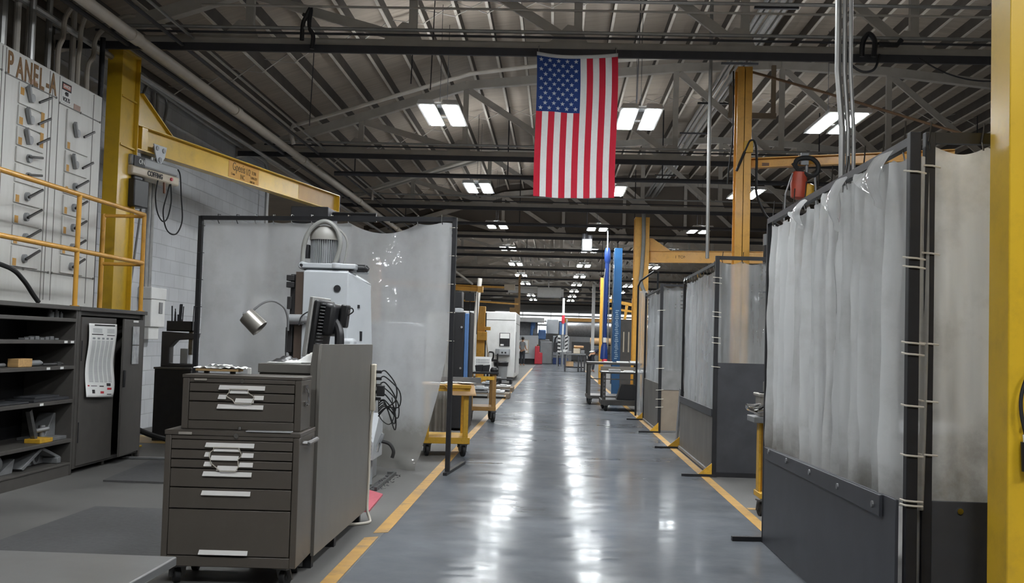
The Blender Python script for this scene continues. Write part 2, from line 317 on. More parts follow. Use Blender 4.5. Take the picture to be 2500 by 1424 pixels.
# walls
def block_material():
    m = bpy.data.materials.new('white_block_wall'); m.use_nodes = True; nt = m.node_tree; n = nt.nodes; L = nt.links; b = n['Principled BSDF']
    tc = n.new('ShaderNodeTexCoord'); mp = n.new('ShaderNodeMapping'); mp.inputs['Rotation'].default_value = (PI/2, 0, PI/2)
    L.new(tc.outputs['Object'], mp.inputs['Vector'])
    sp = n.new('ShaderNodeSeparateXYZ'); L.new(tc.outputs['Object'], sp.inputs[0]); cb = n.new('ShaderNodeCombineXYZ'); L.new(sp.outputs['Y'], cb.inputs['X']); L.new(sp.outputs['Z'], cb.inputs['Y'])
    br = n.new('ShaderNodeTexBrick'); L.new(cb.outputs[0], br.inputs['Vector']); br.inputs['Scale'].default_value = 1; br.inputs['Brick Width'].default_value = .42; br.inputs['Row Height'].default_value = .21
    br.inputs['Mortar Size'].default_value = .008; br.inputs['Mortar Smooth'].default_value = .3; br.inputs['Color1'].default_value = (*rgb(196, 198, 201), 1); br.inputs['Color2'].default_value = (*rgb(188, 190, 194), 1); br.inputs['Mortar'].default_value = (*rgb(170, 172, 175), 1)
    nz = n.new('ShaderNodeTexNoise'); nz.inputs['Scale'].default_value = 1.3; nz.inputs['Detail'].default_value = 8; L.new(tc.outputs['Object'], nz.inputs['Vector'])
    rp = n.new('ShaderNodeValToRGB'); rp.color_ramp.elements[0].position = .35; rp.color_ramp.elements[0].color = (.72, .72, .73, 1); rp.color_ramp.elements[1].position = .65; rp.color_ramp.elements[1].color = (1, 1, 1, 1); L.new(nz.outputs['Fac'], rp.inputs[0])
    mx = n.new('ShaderNodeMix'); mx.data_type = 'RGBA'; mx.blend_type = 'MULTIPLY'; mx.inputs['Factor'].default_value = .6; L.new(br.outputs['Color'], mx.inputs['A']); L.new(rp.outputs[0], mx.inputs['B'])
    L.new(mx.outputs['Result'], b.inputs['Base Color']); b.inputs['Roughness'].default_value = .6
    bp = n.new('ShaderNodeBump'); bp.inputs['Strength'].default_value = .3; bp.inputs['Distance'].default_value = .01; bp.invert = True; L.new(br.outputs['Fac'], bp.inputs['Height']); L.new(bp.outputs[0], b.inputs['Normal'])
    return m
BLOCK = block_material()
struct(B(-6.15, 12.6, 0, -5.95, 22.3, 5.0).build('wall_left', BLOCK, smooth=0), 'white painted block wall behind the yellow crane column', 'wall')
DWALL = M('dim_brown_wall', rgb(112, 106, 98), .8, var=.12, scale=2)
struct(B(-6.15, -4, 0, -5.95, 12.6, 5.6).build('wall_left_front', DWALL, smooth=0), 'dim grey wall behind the white electrical panel', 'wall')
struct(B(-9.2, 22.3, 0, -9.0, 102, 5.6).build('wall_left_rear', DWALL, smooth=0), 'dim far left wall beyond the block wall', 'wall')
struct(B(-9.0, 22.3, 0, -6.15, 22.5, 5.6).build('wall_left_return', DWALL, smooth=0), 'short return at the end of the white block wall', 'wall')
struct(B(13.4, -4, 0, 13.6, 102, 5.6).build('wall_right', DWALL, smooth=0), 'dim right wall far behind the booths', 'wall')
struct(B(-9.2, 100.4, 0, 13.6, 100.6, 7.0).build('wall_far', M('pale_far_wall', rgb(190, 192, 194), .7, var=.04), smooth=0), 'pale far end wall of the hall', 'wall')
struct(B(-9.2, -4.2, 0, 13.6, -4.0, 7.0).build('wall_back', DWALL, smooth=0), 'dim wall behind the viewer', 'wall')

# bands of high windows in the far wall
GLW = EM('daylit_window', (.95, .98, 1.0), WINDOW)
for i, (x0, x1, z0, z1) in enumerate(((-5.5, 9.8, 4.02, 4.20), (-5.5, 9.8, 3.50, 3.86), (-5.5, -.4, 3.16, 3.36), (-5.5, -.6, 2.35, 3.0), (4.2, 9.8, 3.08, 3.3))):
    w = struct(B(x0, 100.33, z0, x1, 100.39, z1).build('window_%d' % (i+1), GLW, smooth=0), 'bright daylit window band, %s from the top of the far wall' % ORD[i], 'window')
    mb = MB(); mb.box(x0, 100.30, z0-.05, x1, 100.38, z0); mb.box(x0, 100.30, z1, x1, 100.38, z1+.05)
    x = x0
    while x <= x1+.01: mb.box(x-.03, 100.30, z0, x+.03, 100.38, z1); x += (x1-x0)/6
    mb.build('window_frame', WHT, w, smooth=0)

# roof: bowstring profile, deck over joists
TC = [(-6.3, 4.72), (-5.3, 5.00), (-1.74, 6.16), (2.08, 6.56), (3.98, 6.64), (5.88, 6.56), (9.7, 6.16), (13.4, 4.95)]
def roof_z(x):
    for (a, za), (b, zb) in zip(TC, TC[1:]):
        if a <= x <= b: return za+(zb-za)*(x-a)/(b-a)
    return TC[0][1] if x < TC[0][0] else TC[-1][1]
DECK = M('dusty_roof_deck', rgb(172, 160, 146), .8, var=.12, scale=1.5, stretch=(.6, 9, 1), bump=.15)
JOIST = M('dark_joist_web', rgb(84, 78, 72), .7, var=.15, scale=4)  # web toned darker than the flange below it
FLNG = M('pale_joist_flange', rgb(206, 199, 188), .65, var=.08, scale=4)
prof = [(-9.2, roof_z(-6.3)+.26)]+[(x, z+.36) for x, z in TC]+[(13.6, roof_z(13.4)+.36)]
mb = MB(); mb.prism(prof+[(x, z-.06) for x, z in reversed(prof)], 'y', -4.2, 101)
ceiling = struct(mb.build('ceiling', DECK, smooth=0), 'dusty grey-brown roof deck carried on joists and trusses', 'ceiling')
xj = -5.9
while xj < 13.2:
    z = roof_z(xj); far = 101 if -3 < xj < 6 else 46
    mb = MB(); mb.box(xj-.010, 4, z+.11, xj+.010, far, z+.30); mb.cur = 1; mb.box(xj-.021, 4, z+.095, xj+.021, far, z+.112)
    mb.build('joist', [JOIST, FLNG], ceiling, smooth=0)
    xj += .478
# cross bridging half way between the trusses
for yb in (9.0, 16.2, 23.8, 31.2):
    mb = MB(); x = -5.9
    while x < 9:
        z0, z1 = roof_z(x), roof_z(x+.478)
        mb.bar((x, yb, z0+.06), (x+.478, yb, z1+.27), .03, .008); mb.bar((x, yb+.03, z0+.27), (x+.478, yb+.03, z1+.06), .03, .008); x += .478
    mb.build('bridging', TRUSS, ceiling, smooth=0)

# trusses ---------------------------------------------------------------
TY = [12.65+7.42*k for k in range(-1, 12)]
def make_truss():
    t = thing('roof_truss', 'x', 'truss', (0, 0, 4.68))
    mb = MB(); mb.bar((-6.0, 0, 4.80), (13.3, 0, 4.80), .16, .10); mb.bar((-6.0, 0, 4.865), (13.3, 0, 4.865), .06, .03); mb.build('bottom_chord', TRUSS, t, smooth=0)
    B(-5.9, -.13, 4.685, 13.3, -.09, 4.775).build('dark_rail', DARKB, t, smooth=0)
    mb = MB()
    for (a, za), (b, zb) in zip(TC, TC[1:]): mb.bar((a, 0, za-.07), (b, 0, zb-.07), .14, .15)
    mb.build('top_chord', TRUSS, t, smooth=0)
    xs = [-5.57+1.915*k for k in range(10)]
    for x in xs:
        mb = MB(); mb.bar((x, 0, 4.85), (x, 0, roof_z(x)-.1), .095, .08, (0, 1, 0)); mb.build('vertical', TRUSS, t, smooth=0)
    for a, b in zip(xs, xs[1:]):
        mb = MB(); mb.bar((a+.06, .0, roof_z(a)-.16), (b-.1, 0, 4.90), .05, .11); mb.prism([(b-.35, 4.85), (b+.12, 4.85), (b+.04, 5.05), (b-.12, 5.08)], 'y', -.05, -.035)
        mb.build('diagonal', TRUSS, t, smooth=0)
    return t
tr0 = make_truss()
for k, y in enumerate(TY):
    t = tr0 if k == 0 else copy_tree(tr0)
    t.location = (0, y, 4.68); t['group'] = 'roof trusses along the hall'
    t['label'] = ('grey steel roof truss just above the viewer, out of the picture' if k == 0 else
                  'nearest grey steel roof truss, the one the flag hangs from' if k == 1 else
                  'grey steel roof truss, %s one back from the flag' % ORD[k-2])
# dividing draft curtain under the roof
mb = MB()
mb.prism([(-6.2, 4.75), (13.3, 4.75)]+[(x, roof_z(x)+.25) for x in (13.3, 9.7, 5.88, 3.98, 2.08, -1.74, -5.3, -6.2)], 'y', 35.05, 35.11)
for x in [-5.6+1.22*k for k in range(16)]: mb.box(x-.012, 35.03, 4.76, x+.012, 35.05, roof_z(x)+.1)
dc = struct(mb.build('trim_5', M('brown_board', rgb(112, 104, 96), .75, var=.06, scale=1.5), smooth=0), 'brown boarded draft panel closing the roof space across the hall', 'draft panel')
# ================================================================== OVERHEAD
# twin-strip ceiling lights
def make_light():
    t = thing('ceiling_light', 'x', 'light', (0, 0, 4.70))
    mb = MB()
    for s in (-1, 1): mb.prism([(s*.17-.13, 4.70), (s*.17+.13, 4.70), (s*.17+.10, 4.765), (s*.17-.10, 4.765)], 'y', -.80, .80)
    for y in (-.5, .5): mb.box(-.2, y-.03, 4.765, .2, y+.03, 4.79)
    mb.build('housing', WHT, t, smooth=0)
    for s in (-1, 1): B(s*.165-.092, -.72, 4.694, s*.165+.092, .72, 4.703).build('led_strip', LIT, t, smooth=0)
    B(-.07, -.25, 4.765, .07, .25, 4.83).build('driver_box', MGREY2, t, smooth=0)
    for s in (-1, 1): B(s*.17-.035, -.72, 4.765, s*.17+.035, .72, 4.769).build('added_uplight', LITUP, t, smooth=0)  # added glowing strips on the housing tops, a fill for the roof deck
    for y in (-.5, .5): mb = MB(); mb.cyl((0, y, 4.79), (0, y, 6.2), .004, n=5); mb.build('hanging_wire', DARKB, t)
    return t
l0 = make_light(); first = True
rows = [(-1.72, 'left'), (1.13, 'middle'), (3.99, 'right')]
for x, nm in rows:
    for k in range(-2, 10):
        y = 16.05+7.58*k
        t = l0 if first else copy_tree(l0); first = False
        t.location = (x, y, 4.70); t['group'] = 'twin-strip ceiling lights'
        t['label'] = ('twin-strip white ceiling light, %s in the %s row counting from the front' % (ORD[k], nm) if k >= 0 else
                      'twin-strip white ceiling light of the %s row above the %s' % (nm, 'tool cabinet' if k == -1 else 'viewer'))
# pipes along the building
mb = MB(); mb.cyl((-4.57, 5, 4.55), (-4.57, 60, 4.55), .062)
pm = mb.build('sprinkler_main', PIPEW); tag(pm, 'thick cream pipe running back along the left side under the roof', 'pipe')
for y in (11.4, 15.2, 19.4, 25, 31): mb = MB(); mb.cyl((-4.57, y, 4.55), (-4.57, y+.22, 4.55), .074); mb.build('coupling', PIPEW, pm)
for i, (x, z, r, lab) in enumerate(((-4.40, 4.74, .022, 'thin dark conduit right beside the cream pipe'), (-4.30, 4.84, .018, 'thinner grey conduit second from the cream pipe'),
                              (-5.05, 4.74, .03, 'grey conduit along the wall side of the cream pipe'), (-5.35, 4.66, .035, 'dark pipe tight under the left eave'))):
    mb = MB(); mb.cyl((x, 5, z), (x, 40, z), r, n=8); tag(mb.build('conduit', COND if i % 2 else DARKB), lab, 'conduit', 'conduits along the left eave')
# cable tray of white conduits above the right of the aisle
tr = thing('conduit_bundle', 'bundle of pale conduits running back under the roof right of the flag', 'conduits', (2.9, 14, 6.1))
for dx, dz, r in ((-.16, 0, .03), (-.07, .03, .04), (.05, 0, .05), (.17, .02, .035)):
    mb = MB(); mb.cyl((2.9+dx, 8, 6.12+dz), (2.9+dx, 34.8, 6.12+dz), r, n=8); mb.build('conduit', COND, tr)
for y in (15, 18, 21, 24, 27, 30): mb = MB(); mb.bar((2.6, y, 6.06), (3.2, y, 6.06), .05, .03); mb.build('strut', DARKB, tr, smooth=0)
# conduits across, carried on the trusses
for i, (y, zs) in enumerate(((12.50, (4.88, 4.94, 5.22, 5.33)), (19.95, (4.90, 4.96)), (27.35, (4.90, 5.02)), (34.9, (4.9,)))):
    for j, z in enumerate(zs):
        mb = MB(); mb.cyl((-5.4 if z < 5.1 else -4.2, y-(.06 if j < 2 else -.02), z), (13, y-(.06 if j < 2 else -.02), z), .020 if j % 2 else .014, n=6)
        tag(mb.build('conduit', COND if j % 2 else (DARKB if z < 5.1 else TRUSS)), 'thin conduit lying across the roof on the %s truss, %s from below' % (['flag', 'second', 'third', 'fourth'][i], ORD[j]), 'conduit', 'conduits across the trusses')
for i, (y, z, lab) in enumerate(((21.4, 4.62, 'dark pipe crossing the hall below the second truss'), (28.8, 4.5, 'dark pipe crossing the hall below the third truss'), (36.5, 4.5, 'dark pipe crossing the hall below the fourth truss'))):
    mb = MB(); mb.cyl((-4.4, y, z), (13, y, z), .045, n=8)
    for x in range(-4, 13, 3): mb.cyl((x, y, z), (x, y, 6.0 if x > -2 else 5.2), .012, n=5)
    tag(mb.build('cross_pipe', DARKB), lab, 'pipe', 'dark cross pipes')
# sway rod following the second truss with drop legs
mb = MB(); mb.tube([(-4.40, 18, 4.58), (-4.47, 18, 4.80), (-4.42, 18, 4.88), (-1.5, 18, 5.81), (-.2, 18, 5.99), (2.5, 18, 6.2)], .035, 8)
tag(mb.build('branch_pipe', TRUSS), 'grey branch pipe rising along the second truss towards the flag', 'pipe')
mb = MB(); mb.tube([(-4.3, 25.3, 4.6), (-4.3, 25.3, 4.85), (-1.6, 25.3, 5.72)], .03, 8)
tag(mb.build('branch_pipe', TRUSS), 'grey branch pipe rising along the third truss', 'pipe')

# hanging straps and hoses on the nearest truss
mb = MB(); mb.tube([(-2.99, 12.44, 4.80), (-2.985, 12.44, 4.98), (-2.95, 12.44, 5.08), (-2.90, 12.44, 5.17), (-2.91, 12.44, 5.0), (-2.90, 12.44, 4.93), (-2.86, 12.44, 4.85), (-2.87, 12.44, 4.70)], .026, 8, 5)
mb.tube([(-2.99, 12.44, 5.10), (-2.93, 12.44, 5.10), (-2.91, 12.44, 5.17)], .022, 8, 3)
tag(mb.build('strap_bundle', BLKP), 'dark straps looped over the nearest truss, left of the flag', 'straps')
mb = MB(); mb.tube([(3.36, 12.42, 4.72), (3.37, 12.42, 4.88), (3.43, 12.42, 4.98), (3.50, 12.42, 4.9), (3.49, 12.42, 4.72)], .03, 8, 5)
mb.tube([(3.05, 12.42, 4.92), (3.18, 12.42, 4.85), (3.22, 12.42, 4.66), (3.36, 12.42, 4.55), (3.5, 12.42, 4.58), (3.56, 12.42, 4.75)], .014, 6, 6)
mb.tube([(3.55, 12.42, 4.86), (3.75, 12.42, 4.86), (3.80, 12.42, 4.92)], .03, 6)
tag(mb.build('air_hose', BLKP), 'black air hose and clamp slung on the nearest truss at right', 'hose')
mb = MB(); mb.tube([(3.95, 12.3, 4.68), (4.25, 12.3, 4.52), (4.6, 12.3, 4.44), (5.0, 12.3, 4.47), (5.4, 12.3, 4.62)], .009, 5, 6)
tag(mb.build('sagging_cable', BLKP), 'thin black cable sagging below the nearest truss at far right', 'cable')
for i, (x, y, z0, z1) in enumerate(((-2.0, 14.5, 4.8, 6.2), (-1.75, 14.6, 4.75, 6.2), (1.1, 16.0, 4.8, 6.6), (4.0, 16.0, 4.8, 6.8), (-3.8, 16.5, 4.6, 5.8))):
    mb = MB(); mb.cyl((x, y, z0), (x+.03, y, z1), .008, n=5)
    tag(mb.build('hanging_cable', DARKB), 'thin dark cable hanging straight down from the roof, %s from the left' % ['second', 'third', 'fourth', 'fifth', 'first'][i], 'cable', 'thin hanging cables')

# the flag -----------------------------------------------------------------
FX0, FX1, FZ1, FZ0, FY = -.285, .627, 4.655, 3.055, 12.34
def flag_pt(u, v):
    x = FX0+(FX1-FX0)*u*(1-.0*v)+.012*math.sin(v*5)*(1-v)+.02*v*(.5-u)*.0
    sag = .035*math.sin(PI*u)*(1-v)**3
    z = FZ1-(FZ1-FZ0)*v-sag-.02*math.sin(PI*u)*v
    y = FY+.016*math.sin(u*19+v*2.0)*v**.6+.012*math.sin(u*7-v*6)+.01*math.sin(v*14+u*3)+.006*math.sin(v*37+u*9)
    return Vector((x, y, z))
def cloth_mat(nm, c):
    m = M(nm, c, .75, var=.05, scale=40); n = m.node_tree.nodes; L = m.node_tree.links; b = n['Principled BSDF']
    tl = n.new('ShaderNodeBsdfTranslucent'); mx = n.new('ShaderNodeMixShader'); mx.inputs[0].default_value = .45; L.new(b.outputs[0], mx.inputs[1]); L.new(tl.outputs[0], mx.inputs[2]); tl.inputs[0].default_value = (*c, 1); L.new(mx.outputs[0], n['Material Output'].inputs['Surface']); return m
FW = cloth_mat('flag_white', rgb(232, 232, 232)); FR = cloth_mat('flag_red', rgb(200, 40, 62)); FB = cloth_mat('flag_blue', rgb(36, 62, 122))
flag = thing('flag', 'large stars-and-stripes flag hanging upright from the nearest roof truss', 'flag', (.17, FY, FZ1))
nu, nv = 13*6, 120; hem = .012
mb = MB(); mb.grid(lambda u, v: flag_pt(u, v), nu, nv)
mb.mi = []
for j in range(nv):
    for i in range(nu):
        st = i//6; v = (j+.5)/nv
        mb.mi.append(2 if (st < 7 and v < .4) else (0 if st % 2 else 1))
mb.build('cloth', [FW, FR, FB], flag, smooth=60)
def star(u0, v0):
    out = []
    for q in range(10):
        r = .028 if q % 2 == 0 else .0115; a = PI/2+q*PI/5
        out.append((u0+math.cos(a)*r/(FX1-FX0), v0-math.sin(a)*r/(FZ1-FZ0)))
    return out
mb = MB(); cw = 7/13
for r in range(11):
    for c in range(5 if r % 2 == 0 else 4):
        u0 = cw*(c+.5+(0 if r % 2 == 0 else .5))/5; v0 = .4*(r+.75)/11.5
        ps = star(u0, v0); vs = [flag_pt(u0, v0)]+[flag_pt(*p) for p in ps]
        for s in (-.004, .004):
            mb.add([p+Vector((0, s, 0)) for p in vs], [(0, 1+q, 1+(q+1) % 10) for q in range(10)])
mb.build('stars', FW, flag, smooth=0)
mb = MB(); mb.grid(lambda u, v: flag_pt(u, 0)+Vector((0, -.004, .035-.04*v+.03*math.sin(PI*u)*(1-v)*0)), 40, 2); mb.build('header', FW, flag, solid=.004)
for u in (.02, .98):
    p = flag_pt(u, 0); mb = MB(); mb.tube([p+Vector((0, 0, .02)), p+Vector((0, .02, .08)), p+Vector((0, .1, .14)), p+Vector((0, .18, .13))], .005, 6, 4); mb.build('hook', CHROME, flag)
t = thing('hanging_bracket', 'brownish square hanging bracket under the second truss beside the yellow jib column', 'bracket', (3.2, 19.8, 5.0))
for x in (3.05, 3.80): mb = MB(); mb.bar((x, 19.8, 5.62), (x, 19.8, 6.5), .075, .075); mb.build('hanger', M('brown_frame_paint', rgb(120, 104, 84), .6), t, smooth=0)
mb = MB(); mb.bar((3.0, 19.8, 5.58), (3.85, 19.8, 5.58), .09, .1); mb.build('crossbar', M('brown_frame_paint', rgb(120, 104, 84), .6), t, smooth=0)
# exit marker far back, duct and vents
t = thing('red_marker', 'small red cylinder hanging under the roof left of the blue posts', 'marker', (1.7, 42, 3.75)); mb = MB(); mb.cyl((1.72, 42, 3.50), (1.72, 42, 3.95), .07); mb.build('tube', RED, t)
mb = MB(); mb.cyl((1.72, 42, 3.95), (1.72, 42, 6.80), .01, n=5); mb.build('wire', DARKB, t)
t = thing('air_unit', 'big white air-handling drum under the far roof', 'air unit', (-.4, 60, 3.92))
mb = MB(); mb.box(-1.02, 59.6, 3.92, .28, 60.6, 4.44); mb.build('casing', WHT, t, bevel=.04)
mb = MB(); mb.cyl((.28, 60.1, 4.16), (.42, 60.1, 4.16), .22); mb.cyl((-2.6, 60.1, 4.30), (-1.02, 60.1, 4.30), .18); mb.cyl((-.4, 60.1, 4.4), (-.4, 60.1, 6.59), .03); mb.build('duct', WHT, t)
t = thing('heater', 'small pale unit heater hung under the roof beside the middle light row', 'heater', (.93, 32.5, 4.2))
mb = MB(); mb.box(.72, 32.3, 4.14, 1.02, 32.8, 4.5); mb.build('casing', CASTG, t, bevel=.02)
mb = MB(); mb.cyl((.78, 32.5, 4.5), (.78, 32.5, 4.66), .06); mb.cyl((.95, 32.5, 4.5), (.95, 32.5, 4.62), .08); mb.cyl((.86, 32.5, 4.5), (.86, 32.5, 6.72), .012); mb.build('flue', DARKB, t)
# ================================================================== LEFT SIDE
# open shelving and cabinet -------------------------------------------------
XF, XB = -4.65, -5.14
sh = thing('storage_shelving', 'long dark grey open steel shelving with six shelves along the left', 'shelving', (-4.9, 9.4, 0))
SY0, SY1 = 7.9, 10.62
B(XF+.02, SY0, 1.595, XB, SY1, 1.635).build('top_panel', DGREY, sh, bevel=.004)
B(XB-.012, SY0, .02, XB, SY1, 1.6).build('back_panel', BLK, sh, smooth=0)
for y in (SY0, 9.02, SY1-.04):
    if y == 9.02: continue
    B(XF, y, 0.0, XB, y+.04, 1.6).build('side_panel', DGREY, sh, bevel=.003)
for z in (1.515, 1.305, 1.06, .735, .355, .125):
    B(XF+.005, SY0+.04, z-.035 if z > .2 else z-.02, XB, SY1-.04, z).build('shelf', DGREY, sh, bevel=.004)
B(XF-.004, SY0+.04, .0, XF-.03, SY1-.04, .105).build('toe_kick', DGREY, sh, smooth=0)
for y, z in ((10.36, 1.288), (10.50, 1.288), (10.02, 1.043), (10.3, 1.043), (9.92, .718)):
    B(XF+.006, y-.035, z-.012, XF+.0075, y+.035, z+.010).build('shelf_label', PAPER, sh, smooth=0)

cb = thing('storage_cabinet', 'dark grey two-door steel cabinet with a paper chart, at the end of the shelving', 'cabinet', (-4.9, 11.5, 0))
CY0, CY1 = 10.63, 12.38
mb = MB(); mb.box(XF+.02, CY0, 1.595, XB, CY1+.02, 1.635); mb.box(XF, CY0, .05, XB, CY0+.06, 1.6); mb.box(XF, CY1-.05, .0, XB, CY1, 1.6); mb.box(XB, CY0, .05, XB+.01, CY1, 1.6); mb.box(XF-.01, CY0, .05, XB, CY1, .09); mb.box(XF-.03, CY0, 1.55, XB, CY1, 1.6)
for y in (CY0+.03, 11.5, CY1-.06): mb.box(XF-.05, y-.03, 0, XF-.1, y+.03, .05); mb.box(XB+.1, y-.03, 0, XB+.05, y+.03, .05)
mb.build('body', DGREY, cb, bevel=.003)
d = B(XF-.012, CY0+.065, .075, XF+.010, 11.545, 1.535).build('door', DGREY, cb, bevel=.003)
B(XF+.010, CY0+.07, .3, XF+.016, CY0+.085, .5).build('hinge', BLK, d, smooth=0)
B(XF+.010, CY0+.07, 1.1, XF+.016, CY0+.085, 1.3).build('hinge', BLK, d, smooth=0)
# right door hangs from the far side and stands slightly open
dr = MB().obox((XF+.035, 11.955, .805), (.022, .755, 1.46), rz=.10).build('door', DGREY, cb, bevel=.003)
MB().obox((XF+.092, 11.62, .90), (.02, .04, .18), rz=.10).build('latch', BLK, dr, bevel=.004)
MB().obox((XF+.053, 11.98, 1.515), (.002, .2, .022), rz=.10).build('label', PAPER, dr, smooth=0)
for z, h in ((1.36, .20), (1.15, .20)):
    MB().obox((XF+.052, 12.0, z), (.006, .24, h), rz=.10).build('plastic_pocket', M('clear_sleeve', rgb(178, 180, 184), .12, var=.25, scale=12), dr, smooth=0)
# hanging chart
ch = thing('reference_chart', 'tall white printed reference chart hanging on the cabinet door', 'chart', (XF+.02, 11.12, .77))
def chp(u, v): return Vector((XF+.034+.018*math.sin(v*7+u*2)*v+.012*math.sin(u*5)*v, 10.80+.70*u+.012*math.sin(v*9)-.02*v, 1.475-.73*v-.035*u*v))
mb = MB(); mb.grid(chp, 16, 30); mb.build('sheet', PAPER, ch, solid=.002, smooth=60)
mb = MB()
def mark(u0, v0, u1, v1): mb.grid(lambda a, b: chp(u0+(u1-u0)*a, v0+(v1-v0)*b)+Vector((.003, 0, 0)), 6, 1)
for c in range(5):
    for r in range(34): mark(.10+c*.165, .235+r*.0168, .10+c*.165+.125, .235+r*.0168+.007)
for c in range(5): mark(.11+c*.165, .19, .11+c*.165+.09, .215)
for r in range(4):
    mark(.12, .07+r*.016, .44, .076+r*.016); mark(.62, .07+r*.016, .9, .076+r*.016)
mb.build('print', GINK, ch, smooth=0)
mb = MB(); mark(.18, .012, .92, .032); mark(.08, .142, .48, .155); mark(.62, .152, .92, .162); mark(.14, .845, .32, .853); mark(.40, .845, .56, .86); mark(.68, .81, .84, .85); mark(.16, .90, .24, .95); mark(.70, .955, .9, .965)
mb.build('heading', INK, ch, smooth=0)
mb = MB(); mark(.05, .838, .10, .855); mark(.70, .87, .88, .90); mark(.42, .92, .56, .95); mb.build('red_marks', INKR, ch, smooth=0)

# things lying on the shelves
def shelf_thing(name, label, cat, mb, m, bev=.004): return tag(mb.build(name, m, bevel=bev), label, cat)
shelf_thing('wood_block', 'pale wooden block on the middle open shelf', 'block', MB().box(-4.80, 9.56, 1.061, -4.70, 9.82, 1.135), WOOD)
mb = MB(); mb.cyl((-4.76, 9.87, 1.09), (-4.76, 10.08, 1.09), .026); mb.cyl((-4.76, 10.08, 1.09), (-4.76, 10.13, 1.09), .026, .012)
shelf_thing('sealant_tube', 'grey cylindrical tube lying beside the wooden block', 'tube', mb, MGREY2, 0)
mb = MB(); mb.cyl((-4.76, 10.14, 1.074), (-4.74, 10.52, 1.074), .012); mb.box(-4.77, 10.40, 1.061, -4.73, 10.47, 1.093)
shelf_thing('steel_rod', 'thin steel rod behind the tube on the middle shelf', 'rod', mb, STEEL, 0)
mb = MB(); mb.cyl((-4.80, 8.6, 1.079), (-4.80, 9.5, 1.079), .018); shelf_thing('round_bar', 'dark round bar left of the wooden block', 'bar', mb, CASTG, 0)
mb = MB(); mb.box(-4.95, 9.85, .7355, -4.68, 10.57, .762); mb.box(-4.9, 9.9, .762, -4.70, 10.4, .785)
shelf_thing('plate_stack', 'stacked grey steel plates on the fourth shelf', 'plates', mb, HOTR)
shelf_thing('steel_plate', 'flat dark steel plate lying left of the stacked plates', 'plate', MB().box(-4.9, 9.2, .7355, -4.68, 9.75, .752), HOTR)
t = thing('toolholder_stand', 'leaning steel arm on a yellow foot on the fifth shelf', 'stand', (-4.74, 10.1, .355)); B(-4.82, 9.98, .3555, -4.67, 10.24, .395).build('foot', YELW, t, bevel=.004)
mb = MB(); mb.bar((-4.75, 10.03, .39), (-4.75, 9.90, .66), .04, .05); mb.build('arm', STEEL, t)
mb = MB(); mb.box(-5.0, 10.2, .3555, -4.69, 10.575, .385); shelf_thing('board', 'thin plank lying across the fifth shelf end', 'board', mb, CASTG)
mb = MB(); mb.prism([(10.35, .386), (10.56, .386), (10.56, .60), (10.52, .60)], 'x', -4.95, -4.80); mb.cyl((-4.8, 10.28, .386), (-4.8, 10.28, .5), .03); mb.cyl((-4.82, 10.2, .45), (-4.74, 10.30, .47), .02)
shelf_thing('small_bracket', 'small dark bracket leaning at the back of the fifth shelf', 'bracket', mb, CASTG)
# bottom-shelf castings
t = thing('angle_fixture', 'big grey triangular angle casting with a round hole, on the bottom shelf', 'casting', (-4.8, 10.2, .125))
mb = MB(); mb.prism([(9.80, .128), (10.42, .128), (10.53, .17), (10.22, .305), (10.14, .305), (9.78, .165)], 'x', -4.88, -4.84); mb.prism([(9.74, .15), (10.14, .315), (10.18, .295), (9.79, .13)], 'x', -4.98, -4.72); mb.prism([(10.14, .315), (10.54, .185), (10.50, .165), (10.12, .29)], 'x', -4.98, -4.72); mb.box(-4.97, 10.42, .1285, -4.70, 10.50, .185)
mb.build('casting', CASTG, t, bevel=.006)
mb = MB(); mb.lathe((-4.835, 10.22, .205), [(.072, 0), (.068, .02), (.045, .028), (.043, -.02), (0, -.02)], (1, 0, 0)); mb.build('hub', CASTG, t)
mb = MB(); mb.cyl((-4.806, 10.22, .205), (-4.809, 10.22, .205), .042); mb.build('bore', BLKP, t, smooth=0)
t = thing('curved_casting', 'smaller curved grey casting at the left end of the bottom shelf', 'casting', (-4.8, 9.4, .125))
mb = MB(); mb.lathe((-4.82, 9.35, .222), [(.05, -.1), (.078, -.09), (.07, 0), (.085, .06), (.075, .09), (.04, .09)], (.3, 1, .25)); mb.prism([(9.35, .1265), (9.62, .1265), (9.66, .25), (9.5, .19)], 'x', -4.84, -4.74); mb.build('casting', CASTG, t, bevel=.004)
# small cans on the top shelf
for i, (y, r, h) in enumerate(((10.30, .035, .07), (10.42, .028, .085), (10.52, .022, .06))):
    mb = MB(); mb.cyl((-4.78, y, 1.516), (-4.78, y, 1.516+h*.75), r); mb.cyl((-4.78, y, 1.516+h*.75), (-4.78, y, 1.5158+h), r*.5)
    tag(mb.build('small_can', CASTG), 'small grey can on the topmost shelf, %s of three' % ['leftmost', 'middle', 'rightmost'][i], 'can', 'cans on the top shelf')
mb = MB()
for k in range(7): mb.box(-4.78+.02*math.sin(k*3), 9.7+.1*k, 1.3055, -4.72, 9.77+.1*k, 1.322+.008*(k % 3))
tag(mb.build('loose_hardware', CASTG, smooth=0), 'scatter of small metal parts along the second shelf', 'metal parts', kind='stuff')

